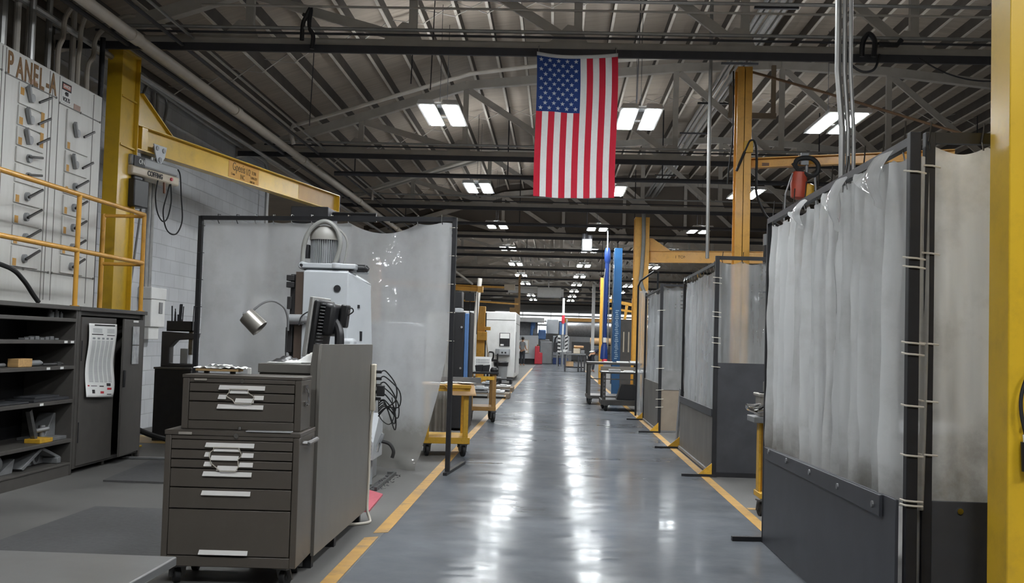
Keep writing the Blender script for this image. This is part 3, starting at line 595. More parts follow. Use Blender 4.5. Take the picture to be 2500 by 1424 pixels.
# guard rail on the shelf top -------------------------------------------------
gr = thing('guard_rail', 'yellow pipe guard rail standing on top of the shelving', 'railing', (-4.7, 10.6, 1.635))
for z in (2.735, 2.185):
    mb = MB(); mb.cyl((-4.70, 7.9, z), (-4.70, 12.36, z), .024); mb.build('rail', YEL2, gr)
    mb = MB(); mb.cyl((-4.70, 12.36, z-.02), (-5.17, 12.36, z-.02), .02); mb.build('end_rail', YEL2, gr)
for x, y in ((-4.7, 9.03), (-4.7, 10.64), (-4.7, 12.36), (-5.17, 12.36)):
    mb = MB(); mb.cyl((x, y, 1.6355), (x, y, 2.735), .024); mb.cyl((x, y, 1.6355), (x, y, 1.645), .045); mb.build('post', YEL2, gr)

# electrical panel -------------------------------------------------------------
PX_ = -5.20
PNL = M('panel_white_enamel', rgb(206, 205, 201), .45, var=.05, scale=2, stretch=(1, 3, .5), dirt=rgb(150, 146, 138), dirt_amt=.3)
ep = thing('electrical_panel', 'large white switch panel lettered PANEL-A with two columns of breaker handles', 'electrical panel', (-5.45, 10.2, 1.65))
B(PX_, 7.4, 1.60, -5.72, 12.25, 4.05).build('cabinet', PNL, ep, bevel=.01)
mb = MB()
for y in (8.25, 8.31, 9.98, 10.05, 10.95, 11.02, 11.17, 12.02): mb.box(PX_, y-.004, 1.70, PX_+.004, y+.004, 4.03)
for (y0, y1, z) in ((10.05, 11.1, 3.79), (11.18, 12.2, 3.755), (10.05, 11.1, 1.985), (11.18, 12.2, 1.985), (8.3, 9.97, 3.80), (8.3, 9.97, 1.985)):
    mb.box(PX_, y0, z-.005, PX_+.006, y1, z+.005)
    for y in (y0, y1, (y0+y1)/2): mb.cyl((PX_, y, z), (PX_+.012, y, z), .012, n=8)
mb.build('seams', M('panel_seam', rgb(120, 118, 114), .6), ep, smooth=0)
HND = M('dark_bakelite', rgb(45, 43, 42), .45)
def breaker(y0, y1, z0, z1, style, tags):
    f = B(PX_-.001, y0, z0+.008, PX_+.016, y1, z1-.008).build('breaker_unit', PNL, ep, bevel=.005)
    zc = (z0+z1)/2; yc = y0+(y1-y0)*.42
    mb = MB(); mb.cyl((PX_+.015, yc, zc-.01), (PX_+.045, yc, zc-.01), .042, n=12); mb.build('hub', MGREY2, f)
    mb = MB()
    if style == 'open': mb.bar((PX_+.055, yc-.03, zc-.022), (PX_+.085, yc+.20, zc+.085), .022, .024)
    elif style == 'flat': mb.bar((PX_+.055, yc-.06, zc), (PX_+.07, yc+.20, zc+.03), .02, .022)
    else: mb.bar((PX_+.055, yc+.10, zc-.03), (PX_+.085, yc+.30, zc+.065), .022, .024)
    mb.build('handle', HND, f, bevel=.005)
    if style == 'twin':
        mb = MB(); mb.bar((PX_+.03, yc-.02, zc-.05), (PX_+.05, yc-.12, zc+.085), .035, .05); mb.build('latch_arm', MGREY2, f, bevel=.006)
    for (ty, tz, w, h) in tags: B(PX_+.0155, ty-w/2, tz-h/2, PX_+.018, ty+w/2, tz+h/2).build('tag', TAN, f, smooth=0)
Z1 = [3.78, 3.555, 3.35, 3.155, 2.99, 2.80, 2.60, 2.40, 2.20, 1.99]
for i in range(9):
    z1, z0 = Z1[i], Z1[i+1]
    st = 'twin' if i in (0, 1, 2) else ('flat' if i in (3, 4) else 'open')
    tg = [(10.36, (z0+z1)/2+.02, .07, .07)] if i == 0 else [(10.36, z0+.05, .07, .07)] if i != 3 and i != 4 else []
    if i in (1, 2): tg.append((10.80, z1-.06, .07, .15))
    breaker(10.31, 10.85, z0, z1, st, tg)
Z2 = [3.74, 3.30, 3.06, 2.83, 2.61, 2.40, 2.19, 1.99]
for i in range(7):
    z1, z0 = Z2[i], Z2[i+1]
    breaker(11.36, 11.90, z0, z1, 'twin' if i in (0, 1) else 'open', [(11.41, z0+.05, .06, .07)] if i < 6 else [])
for k in range(9):
    z1, z0 = Z1[k], Z1[k+1]; breaker(8.45, 9.0, z0, z1, 'open', [])
for i, (c, y, z) in enumerate((('P', 10.13, 3.895), ('A', 10.32, 3.885), ('N', 10.49, 3.89), ('E', 10.64, 3.895), ('L', 10.77, 3.89), ('-', 10.90, 3.89), ('A', 11.02, 3.90))):
    text('letter', c, .30, BRNL, ep, (PX_+.003, y, z), (0, 1, 0), (0, 0, 1), sx=.72, bold=.007)
mb = MB(); mb.box(PX_, 10.50, 3.805, PX_+.004, 10.68, 3.855); mb.box(PX_, 11.52, 3.76, PX_+.004, 11.68, 3.82); mb.build('faded_label', M('faded_pink_label', rgb(176, 150, 138), .7), ep, smooth=0)
for y in (9.72, 11.33):
    s = B(PX_, y-.11, 3.78, PX_+.004, y+.11, 3.99).build('danger_sign', WHT, ep, smooth=0)
    B(PX_+.004, y-.11, 3.91, PX_+.006, y+.11, 3.99).build('header', INK, s, smooth=0)
    B(PX_+.006, y-.09, 3.925, PX_+.0065, y+.09, 3.975).build('red_field', M('faded_red', rgb(186, 110, 92), .7), s, smooth=0)
    text('lettering', 'DANGER', .045, PAPER, s, (PX_+.008, y, 3.95), (0, 1, 0), (0, 0, 1), sx=.9)
    text('lettering', '480\nVOLTS', .062, INK, s, (PX_+.006, y, 3.845), (0, 1, 0), (0, 0, 1), sx=.9)
# conduits rising from the panel
for i, (y, x, z1) in enumerate(((9.35, -5.35, 5.3), (9.9, -5.3, 5.3), (10.12, -5.4, 5.3), (10.42, -5.45, 5.3), (10.62, -5.4, 5.3), (10.72, -5.3, 5.3), (11.0, -5.45, 5.3), (11.5, -5.5, 5.3), (11.98, -5.45, 5.3))):
    mb = MB(); mb.cyl((x, y, 4.05), (x, y, z1), .035 if i % 3 else .05, n=10)
    tag(mb.build('riser_conduit', COND if i % 2 else TRUSS), 'vertical grey conduit rising from the white panel, %s from the left' % ORD[i], 'conduit', 'conduits above the white panel')
for i, (y, dy) in enumerate(((11.32, .12), (11.80, -.04), (12.05, .22))):
    mb = MB(); mb.tube([(-5.3, y, 4.05), (-5.3, y, 4.35), (-5.28, y+dy*.4, 4.5), (-5.26, y+dy*.6, 4.75), (-5.1, y+dy*2, 5.05), (-4.9, y+dy*3, 5.1)], .028, 8, 5)
    tag(mb.build('riser_conduit', PIPEW), 'bent cream conduit rising from the white panel, %s of three' % ['leftmost', 'middle', 'rightmost'][i], 'conduit', 'bent conduits above the white panel')
mb = MB(); mb.cyl((-5.25, 12.305, 0), (-5.25, 12.305, 4.75), .03); tag(mb.build('black_pipe', BLK), 'black vertical pipe between the white panel and the yellow column', 'pipe')
mb = MB(); mb.tube([(-4.95, 9.0, 2.02), (-4.93, 9.75, 1.95), (-4.9, 9.98, 1.85), (-4.88, 10.15, 1.72), (-4.86, 10.22, 1.655)], .022, 8, 6)
tag(mb.build('black_hose', RUB), 'thick black hose curling down onto the shelf top', 'hose')

# yellow jib crane ---------------------------------------------------------------
jc = thing('jib_crane', 'yellow jib crane with I-beam column and long boom, left of the aisle', 'crane', (-5.3, 13.05, 0))
mb = MB(); mb.box(-5.39, 12.80, 0.02, -5.21, 12.825, 4.75); mb.box(-5.39, 13.28, 0.02, -5.18, 13.305, 4.78); mb.box(-5.375, 12.825, .02, -5.228, 13.28, 4.75); mb.box(-5.39, 12.8, 4.75, -5.18, 13.305, 4.775)
mb.build('column', YEL, jc, bevel=.004)
for z in (3.62, 4.2): B(-5.228, 12.825, z, -5.20, 13.28, z+.02).build('stiffener', YEL, jc, smooth=0)
B(-5.55, 12.65, 0, -5.02, 13.45, .02).build('base_plate', YEL, jc, bevel=.004)
b0 = Vector((-5.25, 13.31, 3.80)); b1 = Vector((-4.03, 19.8, 3.82)); bd = (b1-b0).normalized(); bn = Vector((bd.y, -bd.x, 0))
mb = MB(); mb.ibeam(b0, b1, .15, .31, .016, .012)
boom = mb.build('boom', YEL, jc, bevel=.002)
mb = MB(); mb.bar(b1-Vector((0, 0, .15)), b1+Vector((0, 0, .15)), .15, .014, bd); mb.build('end_plate', YEL, jc, smooth=0)
p = b0+bd*.16; mb = MB(); mb.bar(p-Vector((0, 0, .14)), p+Vector((0, 0, .14)), .14, .14, bd); mb.build('hinge_block', YEL, jc, bevel=.006)
mb = MB(); q = [b0+Vector((0, 0, .16)), b0+bd*.85+Vector((0, 0, .16)), b0+bd*.12+Vector((0, 0, .55)), b0+Vector((0, 0, .55))]
mb.add([v+bn*.012 for v in q]+[v-bn*.012 for v in q], [(0, 1, 2, 3), (7, 6, 5, 4), (0, 4, 5, 1), (1, 5, 6, 2), (2, 6, 7, 3), (3, 7, 4, 0)])
mb.bar(b0+bd*.85+Vector((0, 0, .16)), b0+bd*.12+Vector((0, 0, .56)), .1, .014); mb.build('gusset', YEL, jc, smooth=0)
LETT = M('brown_black_lettering', rgb(92, 70, 34), .6)
def on_boom(s, dz, off): return b0+bd*s+Vector((0, 0, dz))+bn*off
pl = MB().bar(on_boom(2.48, 0.0, .0075), on_boom(3.46, 0.0, .0075), .004, .27).build('capacity_panel', M('tan_decal', rgb(190, 142, 62), .55, var=.06), jc, smooth=0)
LN = (bd.x, bd.y, 0)
for bod, s, dz, sz in (('Gpeeis', 2.80, .05, .17), ('INC', 2.92, -.07, .10), ('Crane', 2.62, -.06, .055), ('1/2', 3.10, .03, .14), ('TON', 3.29, .04, .075), ('CAPACITY', 3.29, -.035, .055), ('1000 LBS', 3.24, -.1, .05)):
    text('lettering', bod, sz, LETT, pl, on_boom(s, dz, .0105), LN, (0, 0, 1), sx=.85)
MB().bar(on_boom(4.95, 0, .0075), on_boom(6.5, 0, .0075), .003, .27).build('faded_panel', M('faded_tan_paint', rgb(188, 148, 78), .5, var=.06), jc, smooth=0)

# chain hoist on the boom
def hb(s, dz, off=0.0): return b0+bd*s+Vector((0, 0, dz))+bn*off
ho = thing('chain_hoist', 'cream electric chain hoist lettered COFFING hanging from the yellow boom', 'hoist', tuple(hb(.45, -.4)))
for o in (-.10, .10):
    mb = MB(); q = [hb(.31, -.03, o), hb(.62, -.03, o), hb(.58, -.17, o), hb(.50, -.26, o), hb(.41, -.26, o), hb(.34, -.12, o)]
    mb.add([v+bn*.008 for v in q]+[v-bn*.008 for v in q], [(0, 1, 2, 3, 4, 5), (11, 10, 9, 8, 7, 6)]+[(i, i+6, (i+1) % 6+6, (i+1) % 6) for i in range(6)])
    mb.build('trolley_plate', MGREY, ho, bevel=.004)
for s, z, r in ((.39, -.075, .03), (.54, -.085, .03), (.46, -.215, .035)):
    mb = MB(); mb.cyl(hb(s, z, .06), hb(s, z, .118), r, n=12); mb.build('wheel', CASTG, ho)
mb = MB(); mb.bar(hb(-.16, -.30), hb(.93, -.30), .20, .13); mb.build('motor_housing', MGREY2, ho, bevel=.025)
mb = MB(); mb.bar(hb(-.16, -.425), hb(.96, -.425), .22, .12); lb = mb.build('lower_housing', CREAM, ho, bevel=.025)
text('lettering', 'COFFING', .088, INK, lb, hb(.36, -.425, .114), LN, (0, 0, 1), sx=.95, bold=.002)
bx = MB().bar(hb(-.12, -.31, .105), hb(.12, -.31, .105), .012, .125).build('name_sign', M('black_sign', rgb(24, 24, 26), .6, var=0), ho, smooth=0)
text('lettering', 'ON', .09, PAPER, bx, hb(.045, -.31, .113), LN, (0, 0, 1), sx=.9)
mb = MB(); mb.bar(hb(-.12, -.70), hb(.20, -.70), .26, .34); mb.bar(hb(-.05, -.52), hb(.14, -.52), .16, .08); mb.build('chain_bucket', BLKP, ho, bevel=.015)
mb = MB(); mb.bar(hb(.60, -.48, .1), hb(.61, -.62, .1), .02, .035); mb.build('limit_arm', M('rusty_brown', rgb(110, 70, 50), .6), ho)
mb = MB(); mb.cyl(hb(.74, -.42, .10), hb(.74, -.42, .13), .022); mb.build('red_button', RED, ho)
mb = MB(); mb.tube([hb(.93, -.26, .09), hb(1.0, -.33, .09), hb(1.05, -.6, .09), hb(1.10, -.9, .09), hb(1.0, -1.08, .09), hb(.85, -1.12, .09), hb(.70, -1.05, .09), hb(.62, -.85, .09), hb(.70, -.62, .09), hb(.75, -.48, .09)], .0095, 6, 8)
mb.tube([hb(.74, -.48, .11), hb(.77, -.7, .11), hb(.70, -.92, .11), hb(.58, -.98, .11), hb(.45, -.88, .11), hb(.39, -.68, .11), hb(.43, -.48, .11)], .0095, 6, 8); mb.build('pendant_cable', RUB, ho)
mb = MB(); mb.tube([hb(.28, -.48, 0), hb(.26, -.8, 0), hb(.18, -1.3, 0), hb(.08, -1.9, 0)], .015, 6, 4); mb.build('load_chain', CASTG, ho)

# wall gear -----------------------------------------------------------------------
t = thing('disconnect_box', 'tall white switch box on the block wall right of the yellow column', 'switch box', (-5.9, 15.8, 1.3))
B(-5.949, 15.56, 1.48, -5.76, 16.12, 1.88).build('box', WHT, t, bevel=.012); B(-5.949, 15.52, 1.88, -5.75, 16.14, 2.05).build('hood', WHT, t, bevel=.012); B(-5.76, 15.86, 1.68, -5.745, 15.98, 1.84).build('slot', CASTG, t, smooth=0); B(-5.949, 15.6, 1.30, -5.8, 16.0, 1.48).build('lower_box', WHT, t, bevel=.01)
mb = MB(); mb.cyl((-5.86, 16.14, 1.86), (-5.82, 16.24, 1.92), .016, n=8); mb.build('handle', CASTG, t)
tag(B(-5.949, 16.14, 1.55, -5.85, 16.34, 1.83).build('junction_box', MGREY2, bevel=.02), 'small grey box beside the white switch box', 'junction box')
for i, y in enumerate((15.7, 15.84)):
    mb = MB(); mb.cyl((-5.91, y, 2.052), (-5.91, y, 4.9), .03, n=8); tag(mb.build('surface_conduit', COND), 'vertical conduit above the white switch box, %s of two' % ['left', 'right'][i], 'conduit', 'conduits above the switch box')
mb = MB(); mb.tube([(-5.90, 15.0, 4.95), (-5.88, 15.1, 5.0), (-5.85, 16, 4.92), (-5.85, 19.5, 4.86), (-5.8, 21.2, 4.84), (-5.8, 21.6, 4.75), (-5.8, 21.7, 4.4), (-5.8, 21.7, 2.4)], .04, 8, 5); tag(mb.build('surface_conduit', COND), 'galvanised conduit running along the wall top then bending down', 'conduit')
mb = MB(); mb.tube([(-5.93, 15.25, 4.52), (-5.93, 15.45, 4.90), (-5.93, 15.9, 4.97), (-5.93, 16.3, 4.88), (-5.93, 16.2, 4.5)], .02, 8, 6); tag(mb.build('cable_loop', COND), 'grey cable looped above the boom root', 'cable')
mb = MB(); mb.tube([(-5.1, 12.8, .62), (-5.15, 13.1, .35), (-5.1, 13.5, .2), (-4.9, 13.9, .06), (-4.5, 14.0, .04)], .035, 8, 6); tag(mb.build('black_hose', RUB), 'black hose sagging to the floor behind the cabinet end', 'hose')

# arbor press on a stand
st = thing('press_stand', 'dark steel pedestal cabinet left of the clear screen', 'stand', (-4.95, 14.5, 0))
B(-5.18, 14.2, 0.0, -4.70, 14.75, .93).build('body', BLK, st, bevel=.008); B(-5.19, 14.19, .9301, -4.69, 14.76, .955).build('top', DGREY, st, bevel=.004)
t = thing('arbor_press', 'dark cast arbor press on the steel pedestal', 'press', (-4.95, 14.5, .955))
mb = MB(); mb.prism([(-5.17, .956), (-4.74, .956), (-4.74, 1.0), (-5.06, 1.0), (-5.06, 1.22), (-4.98, 1.31), (-4.72, 1.33), (-4.70, 1.40), (-5.17, 1.42)], 'y', 14.38, 14.55); mb.build('frame', M('dark_cast', rgb(60, 58, 58), .55, .2), t, bevel=.01)
mb = MB(); mb.bar((-4.80, 14.46, 1.12), (-4.80, 14.46, 1.5), .05, .05); mb.build('ram', STEEL, t, smooth=0)
B(-4.92, 14.40, 1.0005, -4.82, 14.52, 1.2).build('anvil', MGREY2, t, bevel=.006)
t = thing('rod_bin', 'black bin full of upright steel rods on top of the arbor press', 'bin', (-4.92, 14.5, 1.42)); mb = MB()
mb.box(-5.10, 14.36, 1.425, -4.76, 14.58, 1.44); mb.box(-5.10, 14.36, 1.425, -5.09, 14.58, 1.56); mb.box(-4.77, 14.36, 1.425, -4.76, 14.58, 1.56); mb.box(-5.1, 14.36, 1.425, -4.76, 14.37, 1.56); mb.box(-5.1, 14.57, 1.425, -4.76, 14.58, 1.56); mb.build('bin', BLKP, t, smooth=0)
random.seed(4)
for i in range(15):
    x, y = random.uniform(-5.07, -4.79), random.uniform(14.39, 14.55); mb = MB(); mb.cyl((x, y, 1.441), (x+random.uniform(-.02, .02), y, 1.50+random.uniform(.06, .32)), random.uniform(.006, .012), n=6)
    tag(mb.build('steel_rod', BLK), 'thin dark steel rod standing in the black bin on the press', 'rod', 'rods in the black bin')
# floor mats
mat = M('dark_rubber_mat', rgb(80, 80, 81), .75, var=.1, scale=30, bump=.3)
tag(MB().prism([(-4.16, 10.2), (-3.3, 10.2), (-3.3, 11.95), (-4.35, 11.95)], 'z', .001, .018).build('floor_mat', mat, smooth=0), 'dark mat lying on the floor in front of the cabinet', 'mat')
tag(MB().prism([(-3.6, 5.4), (-2.45, 5.4), (-2.35, 8.7), (-3.6, 8.7)], 'z', .001, .014).build('floor_mat', mat, smooth=0), 'ribbed dark mat on the floor left of the tool cabinet', 'mat')
tag(MB().obox((-4.5, 12.15, .012), (.5, .09, .02), rz=.12).build('scrap_bar', CASTG, bevel=.003), 'flat steel bar on the floor at the cabinet corner', 'bar')
# table edge bottom left
t = thing('steel_table', 'bare steel table top cutting into the lower left corner', 'table', (-1.9, 2.7, 0))
B(-3.2, 1.6, .775, -1.0, 2.97, .80).build('top', M('worn_steel_top', rgb(112, 112, 112), .35, .4, var=.16, scale=4), t, bevel=.004)
B(-3.15, 1.7, .70, -1.06, 2.90, .775).build('apron', BLK, t, smooth=0)
for x, y in ((-3.1, 1.75), (-1.12, 1.75), (-3.1, 2.84), (-1.12, 2.84)): B(x-.03, y-.03, 0, x+.03, y+.03, .70).build('leg', BLK, t, smooth=0)
# ================================================================== TOOL CABINET
def caster(parent, x, y, zt, r=.05, rz=0.0, world=False, fork=STEEL, plate=True):
    c = MB(); ca, sa = math.cos(rz), math.sin(rz)
    off = .025; wx, wy = x-sa*off, y+ca*off
    for s in (-1, 1): c.bar((wx+ca*s*.024, wy+sa*s*.024, r*.8), (x+ca*s*.024, y+sa*s*.024, zt-.012), .005, .045, (ca, sa, 0))
    c.obox((x, y, zt-.008), (.09, .08, .012), rz=rz)
    o = c.build('caster', fork, parent, world=world)
    w = MB(); w.cyl((wx-ca*.018, wy-sa*.018, r), (wx+ca*.018, wy+sa*.018, r), r, n=20); w.cyl((wx-ca*.022, wy-sa*.022, r), (wx+ca*.022, wy+sa*.022, r), r*.45, n=14)
    k = w.build('wheel', RUB, o, bevel=.004, world=world)
    if not world: k.parent = o; k.location = (0, 0, 0)
    return o
def drawer(parent, x0, x1, z0, z1, y=0.0):
    return MB().box(x0+.003, y-.004, z0+.003, x1-.003, y+.015, z1-.003).build('drawer', TOOL, parent, bevel=.003, world=False)
def pull(d, x0, x1, z, y=0.0, name='handle'):
    """slanted aluminium pull with a lip"""
    m = MB(); m.add([(x0+.003, y-.004, z+.012), (x1-.001, y-.004, z+.012), (x1, y-.022, z-.011), (x0, y-.022, z-.011),
                     (x0+.003, y-.002, z+.015), (x1-.001, y-.002, z+.015), (x1, y-.018, z-.014), (x0, y-.018, z-.014)],
                    [(0, 1, 2, 3), (7, 6, 5, 4), (0, 4, 5, 1), (1, 5, 6, 2), (2, 6, 7, 3), (3, 7, 4, 0)])
    return m.build(name, ALU, d, bevel=.002, world=False)
T0 = (-2.155, 6.12, 0); TR = .04
tc = thing('roller_tool_cabinet', 'brown-grey roller tool cabinet with six drawers and white pulls', 'tool cabinet', T0, TR)
WX, DY = .750, .475
mb = MB(); mb.box(0, 0, .11, .035, DY, .835); mb.box(WX-.035, 0, .11, WX, DY, .835); mb.box(.035, 0, .11, WX-.035, DY, .168); mb.box(.035, 0, .812, WX-.035, DY, .835); mb.box(.035, .02, .168, WX-.035, DY, .812); mb.box(-.004, -.006, .835, WX+.004, DY+.004, .862)
mb.build('body', TOOL, tc, bevel=.004, world=False)
Zd = [.812, .756, .702, .652, .546, .428, .170]; Hd = [.785, .732, .679, .625, .519, .192]
for i in range(6):
    d = drawer(tc, .035, WX-.035, Zd[i+1], Zd[i]); z = Hd[i]
    if i in (1, 2):
        a, b = ((.226, .259), (.432, .499)) if i == 1 else ((.224, .268), (.418, .497))
        pull(d, a[0], a[1], z); pull(d, b[0], b[1], z)
    else: pull(d, .228-.003*i, .501-.003*i, z)
for x0, x1, z in ((.277, .421, .763), (.260, .416, .714), (.296, .412, .658)): pull(tc, x0, x1, z, name='strap_bar')
def cl(px, py): return (.227+(px-500)/441, -.024, .785-(py-1088)/441)
loop = [cl(*p) for p in ((523, 1093), (522, 1099.6), (512.9, 1107), (512.4, 1114.8), (515.4, 1122), (517, 1131.6), (530.5, 1142.5), (540.6, 1151), (578.6, 1150.6), (584.5, 1140), (584.5, 1134), (582.8, 1122), (590.4, 1114), (591.2, 1109), (585.3, 1097), (583, 1093), (523, 1093))]
mb = MB(); mb.tube(loop, .0028, 6); mb.build('white_cord', CORDW, tc, world=False)
mb = MB(); mb.cyl((.398, -.012, .838), (.398, 0, .838), .014, n=14); mb.build('lock', CHROME, tc, world=False)
MB().box(.075, -.010, .838, .15, -.006, .853).build('badge', M('nickel_badge', rgb(176, 170, 162), .4, .2), tc, bevel=.003, world=False)
mb = MB(); mb.tube([(WX+.004, .07, .80), (WX+.03, .075, .80), (WX+.035, .10, .80), (WX+.035, .34, .80), (WX+.03, .365, .80), (WX+.004, .37, .80)], .013, 8, 3); mb.build('side_handle', STEEL, tc, world=False)
for x, y, a in ((.08, .07, .5), (.67, .07, -.35), (.08, .41, 0), (.67, .41, .2)): caster(tc, x, y, .112, .046, a)
# top chest
tt = thing('tool_chest', 'small brown-grey three-drawer tool chest sitting on the roller cabinet', 'tool chest', (-2.155, 6.12, .862), TR)
tt_b = Vector((0, 0, .862))
def TB(m, name, mat, bev=.004, par=None):
    m.v = [p-tt_b for p in m.v]; return m.build(name, mat, par or tt, bevel=bev, world=False)
X0, X1, Y0, Y1 = .060, .735, .085, .385
mb = MB(); mb.box(X0, Y0, .863, X0+.038, Y1, 1.15); mb.box(X1-.038, Y0, .863, X1, Y1, 1.15); mb.box(X0+.038, Y0, .863, X1-.038, Y1, .912); mb.box(X0+.038, Y0, 1.126, X1-.038, Y1, 1.15); mb.box(X0+.038, Y0+.02, .912, X1-.038, Y1, 1.126)
TB(mb, 'body', TOOL)
mb = MB(); mb.box(X0-.003, Y0-.005, 1.151, X1+.003, Y1+.003, 1.170); TB(mb, 'lid', TOOL)
Zu = [1.126, 1.073, 1.02, .912]; Hu = [1.102, 1.048, .994]
for i in range(3):
    d = TB(MB().box(X0+.041, Y0-.004, Zu[i+1]+.003, X1-.041, Y0+.015, Zu[i]-.003), 'drawer', TOOL, .003)
    z = Hu[i]-.862
    if i == 1:
        pull(d, .266, .313, z, Y0); pull(d, .463, .524, z, Y0)
    else: pull(d, .268-.003*i, .530-.003*i, z, Y0)
for x0, x1, z in ((.332, .436, 1.082), (.362, .470, 1.030)): pull(tt, x0, x1, z-.862, Y0, name='strap_bar')
loop = [(.332, 1.094), (.330, 1.076), (.318, 1.060), (.320, 1.050), (.352, 1.033), (.365, 1.013), (.457, 1.012), (.470, 1.040), (.474, 1.052), (.440, 1.074), (.436, 1.094), (.332, 1.094)]
mb = MB(); mb.tube([(x, Y0-.024, z-.862) for x, z in loop], .0028, 6); mb.build('white_cord', CORDW, tt, world=False)
mb = MB(); mb.cyl((.398, Y0-.012, 1.140-.862), (.398, Y0, 1.140-.862), .013, n=14); mb.build('lock', CHROME, tt, world=False)
mb = MB(); mb.cyl((.398, Y0-.03, .003), (.398, Y0-.03, .022), .011, n=12); mb.build('latch_knob', CHROME, tt, world=False)
MB().box(X0+.065, Y0-.010, 1.136-.862, X0+.138, Y0-.004, 1.149-.862).build('badge', M('nickel_badge', rgb(176, 170, 162), .4, .2), tt, bevel=.003, world=False)
mb = MB(); mb.tube([(X1+.004, Y0+.07, .245), (X1+.022, Y0+.07, .235), (X1+.024, Y0+.08, .19), (X1+.02, Y0+.11, .15), (X1+.004, Y0+.12, .15)], .005, 6, 4); mb.box(X1, Y0+.06, .22, X1+.012, Y0+.13, .262); mb.box(X1, Y0+.08, .14, X1+.01, Y0+.13, .165); mb.build('clasp', CHROME, tt, world=False)
# papers lying on the ledge and on the lid
tag(MB().obox((-1.58, 6.160, .8655), (.25, .065, .005), rz=TR).build('paper', M('glossy_sheet', rgb(190, 192, 196), .25), smooth=0), 'sheets of paper on the ledge in front of the small chest', 'paper')
t = thing('clipboard', 'tan clipboard with crumpled white papers on the tool chest lid', 'clipboard', (-1.97, 6.44, 1.171))
MB().obox((-1.965, 6.45, 1.192), (.25, .12, .014), rz=.03).build('board', M('tan_hardboard', rgb(176, 146, 102), .6), t, bevel=.002)
for x in (-2.04, -1.885): MB().obox((x, 6.45, 1.178), (.025, .03, .013)).build('foot', BLKP, t, smooth=0)
random.seed(11); mb = MB()
mb.grid(lambda u, v: Vector((-2.10+.29*u, 6.38+.14*v, 1.202+.010*noise.noise((u*5, v*4, 1))+.018*abs(noise.noise((u*7, v*3, 4))))), 22, 10)
mb.grid(lambda u, v: Vector((-2.03+.13*u, 6.42+.09*v, 1.216+.016*abs(noise.noise((u*4, v*4, 9))))), 12, 8); mb.build('papers', PAPER, t, solid=.001, smooth=60)
tag(MB().obox((-1.785, 6.44, 1.190), (.022, .022, .038)).build('glue_cap', WHT, bevel=.004), 'small white block beside the clipboard on the chest lid', 'block')

# bench with high steel side ------------------------------------------------------
bn_ = thing('machine_bench', 'grey sheet-steel bench with a tall plain side panel behind the tool cabinet', 'bench', (-1.6, 7.6, 0))
mb = MB(); mb.box(-1.80, 6.72, .105, -1.435, 8.5, 1.175); mb.build('body', SHEET, bn_, bevel=.003)
B(-1.805, 6.70, 1.176, -1.435, 8.5, 1.232).build('top_drawer', SHEET, bn_, bevel=.004)
mb = MB(); mb.prism([(6.66, .085), (8.56, .085), (8.56, 1.357), (6.70, 1.357), (6.66, 1.24)], 'x', -1.434, -1.412); mb.build('side_panel', SHEET, bn_, bevel=.002)
mb = MB(); mb.prism([(-1.475, .105), (-1.434, .105), (-1.434, 1.357), (-1.46, 1.357), (-1.475, 1.232)], 'y', 6.67, 6.70); mb.build('front_flange', SHEET, bn_, smooth=0); B(-1.46, 8.50, .105, -1.434, 8.56, 1.357).build('rear_flange', SHEET, bn_, smooth=0)
for y in (6.75, 7.45, 8.40):
    for x in (-1.76, -1.47): B(x-.03, y-.03, 0, x+.03, y+.03, .105).build('leg', BLK, bn_, smooth=0)
t = thing('black_rag', 'dark crumpled rag on the bench top', 'rag', (-1.68, 6.95, 1.233))
mb = MB(); mb.grid(lambda u, v: Vector((-1.79+.20*u, 6.86+.2*v, 1.236+.032*math.sin(PI*u)*math.sin(PI*v)*(1+.8*noise.noise((u*6, v*6, 2))))), 16, 12); mb.build('cloth', BLKP, t, solid=.003, smooth=60)
t = thing('white_rag', 'bunched white rag on the bench beside the side panel', 'rag', (-1.54, 6.85, 1.233))
mb = MB(); mb.grid(lambda u, v: Vector((-1.67+.185*u, 6.80+.13*v, 1.238+.012*v+(.075*max(0, u-.35)*1.5*math.sin(PI*v)+.012*abs(noise.noise((u*8, v*6, 7))))*math.sin(PI*min(1, v+.05)))), 22, 14); mb.build('cloth', PAPER, t, solid=.004, smooth=60)
tag(MB().obox((-1.66, 6.78, 1.2375), (.2, .1, .006), rz=.1).build('white_sheet', PAPER, smooth=0), 'flat white sheet on the front edge of the bench', 'paper')

# monitor seen edge on
mo = thing('monitor', 'black flat monitor turned edge-on above the bench', 'monitor', (-1.66, 8.0, 1.233))
mb = MB(); mb.obox((-1.745, 8.05, 1.475), (.028, .40, .435), ry=.11, rz=-.12); mb.build('bezel', M('pale_bezel', rgb(168, 168, 166), .4), mo, bevel=.006)
mb = MB(); mb.obox((-1.712, 8.06, 1.47), (.040, .37, .40), ry=.11, rz=-.12); mb.build('back_shell', BLKP, mo, bevel=.015)
mb = MB()
for k in range(15): mb.obox((-1.690-.11*(k-7)*.024*0+.11*(k-7)*.024, 7.95, 1.475+(k-7)*.024), (.012, .12, .008), ry=.11, rz=-.12)
mb.build('vents', CASTG, mo, smooth=0)
mb = MB(); mb.obox((-1.64, 8.08, 1.53), (.10, .24, .24), ry=.11, rz=-.12); mb.build('rear_housing', BLKP, mo, bevel=.03)
mb = MB(); mb.tube([(-1.62, 8.05, 1.52), (-1.585, 8.03, 1.47), (-1.565, 8.0, 1.40), (-1.565, 7.98, 1.245)], .035, 10, 4); mb.obox((-1.58, 7.99, 1.242), (.16, .2, .018)); mb.build('stand', BLKP, mo)
mb = MB(); mb.obox((-1.555, 8.12, 1.56), (.055, .12, .17), ry=.1); mb.build('power_box', BLKP, mo, bevel=.012)
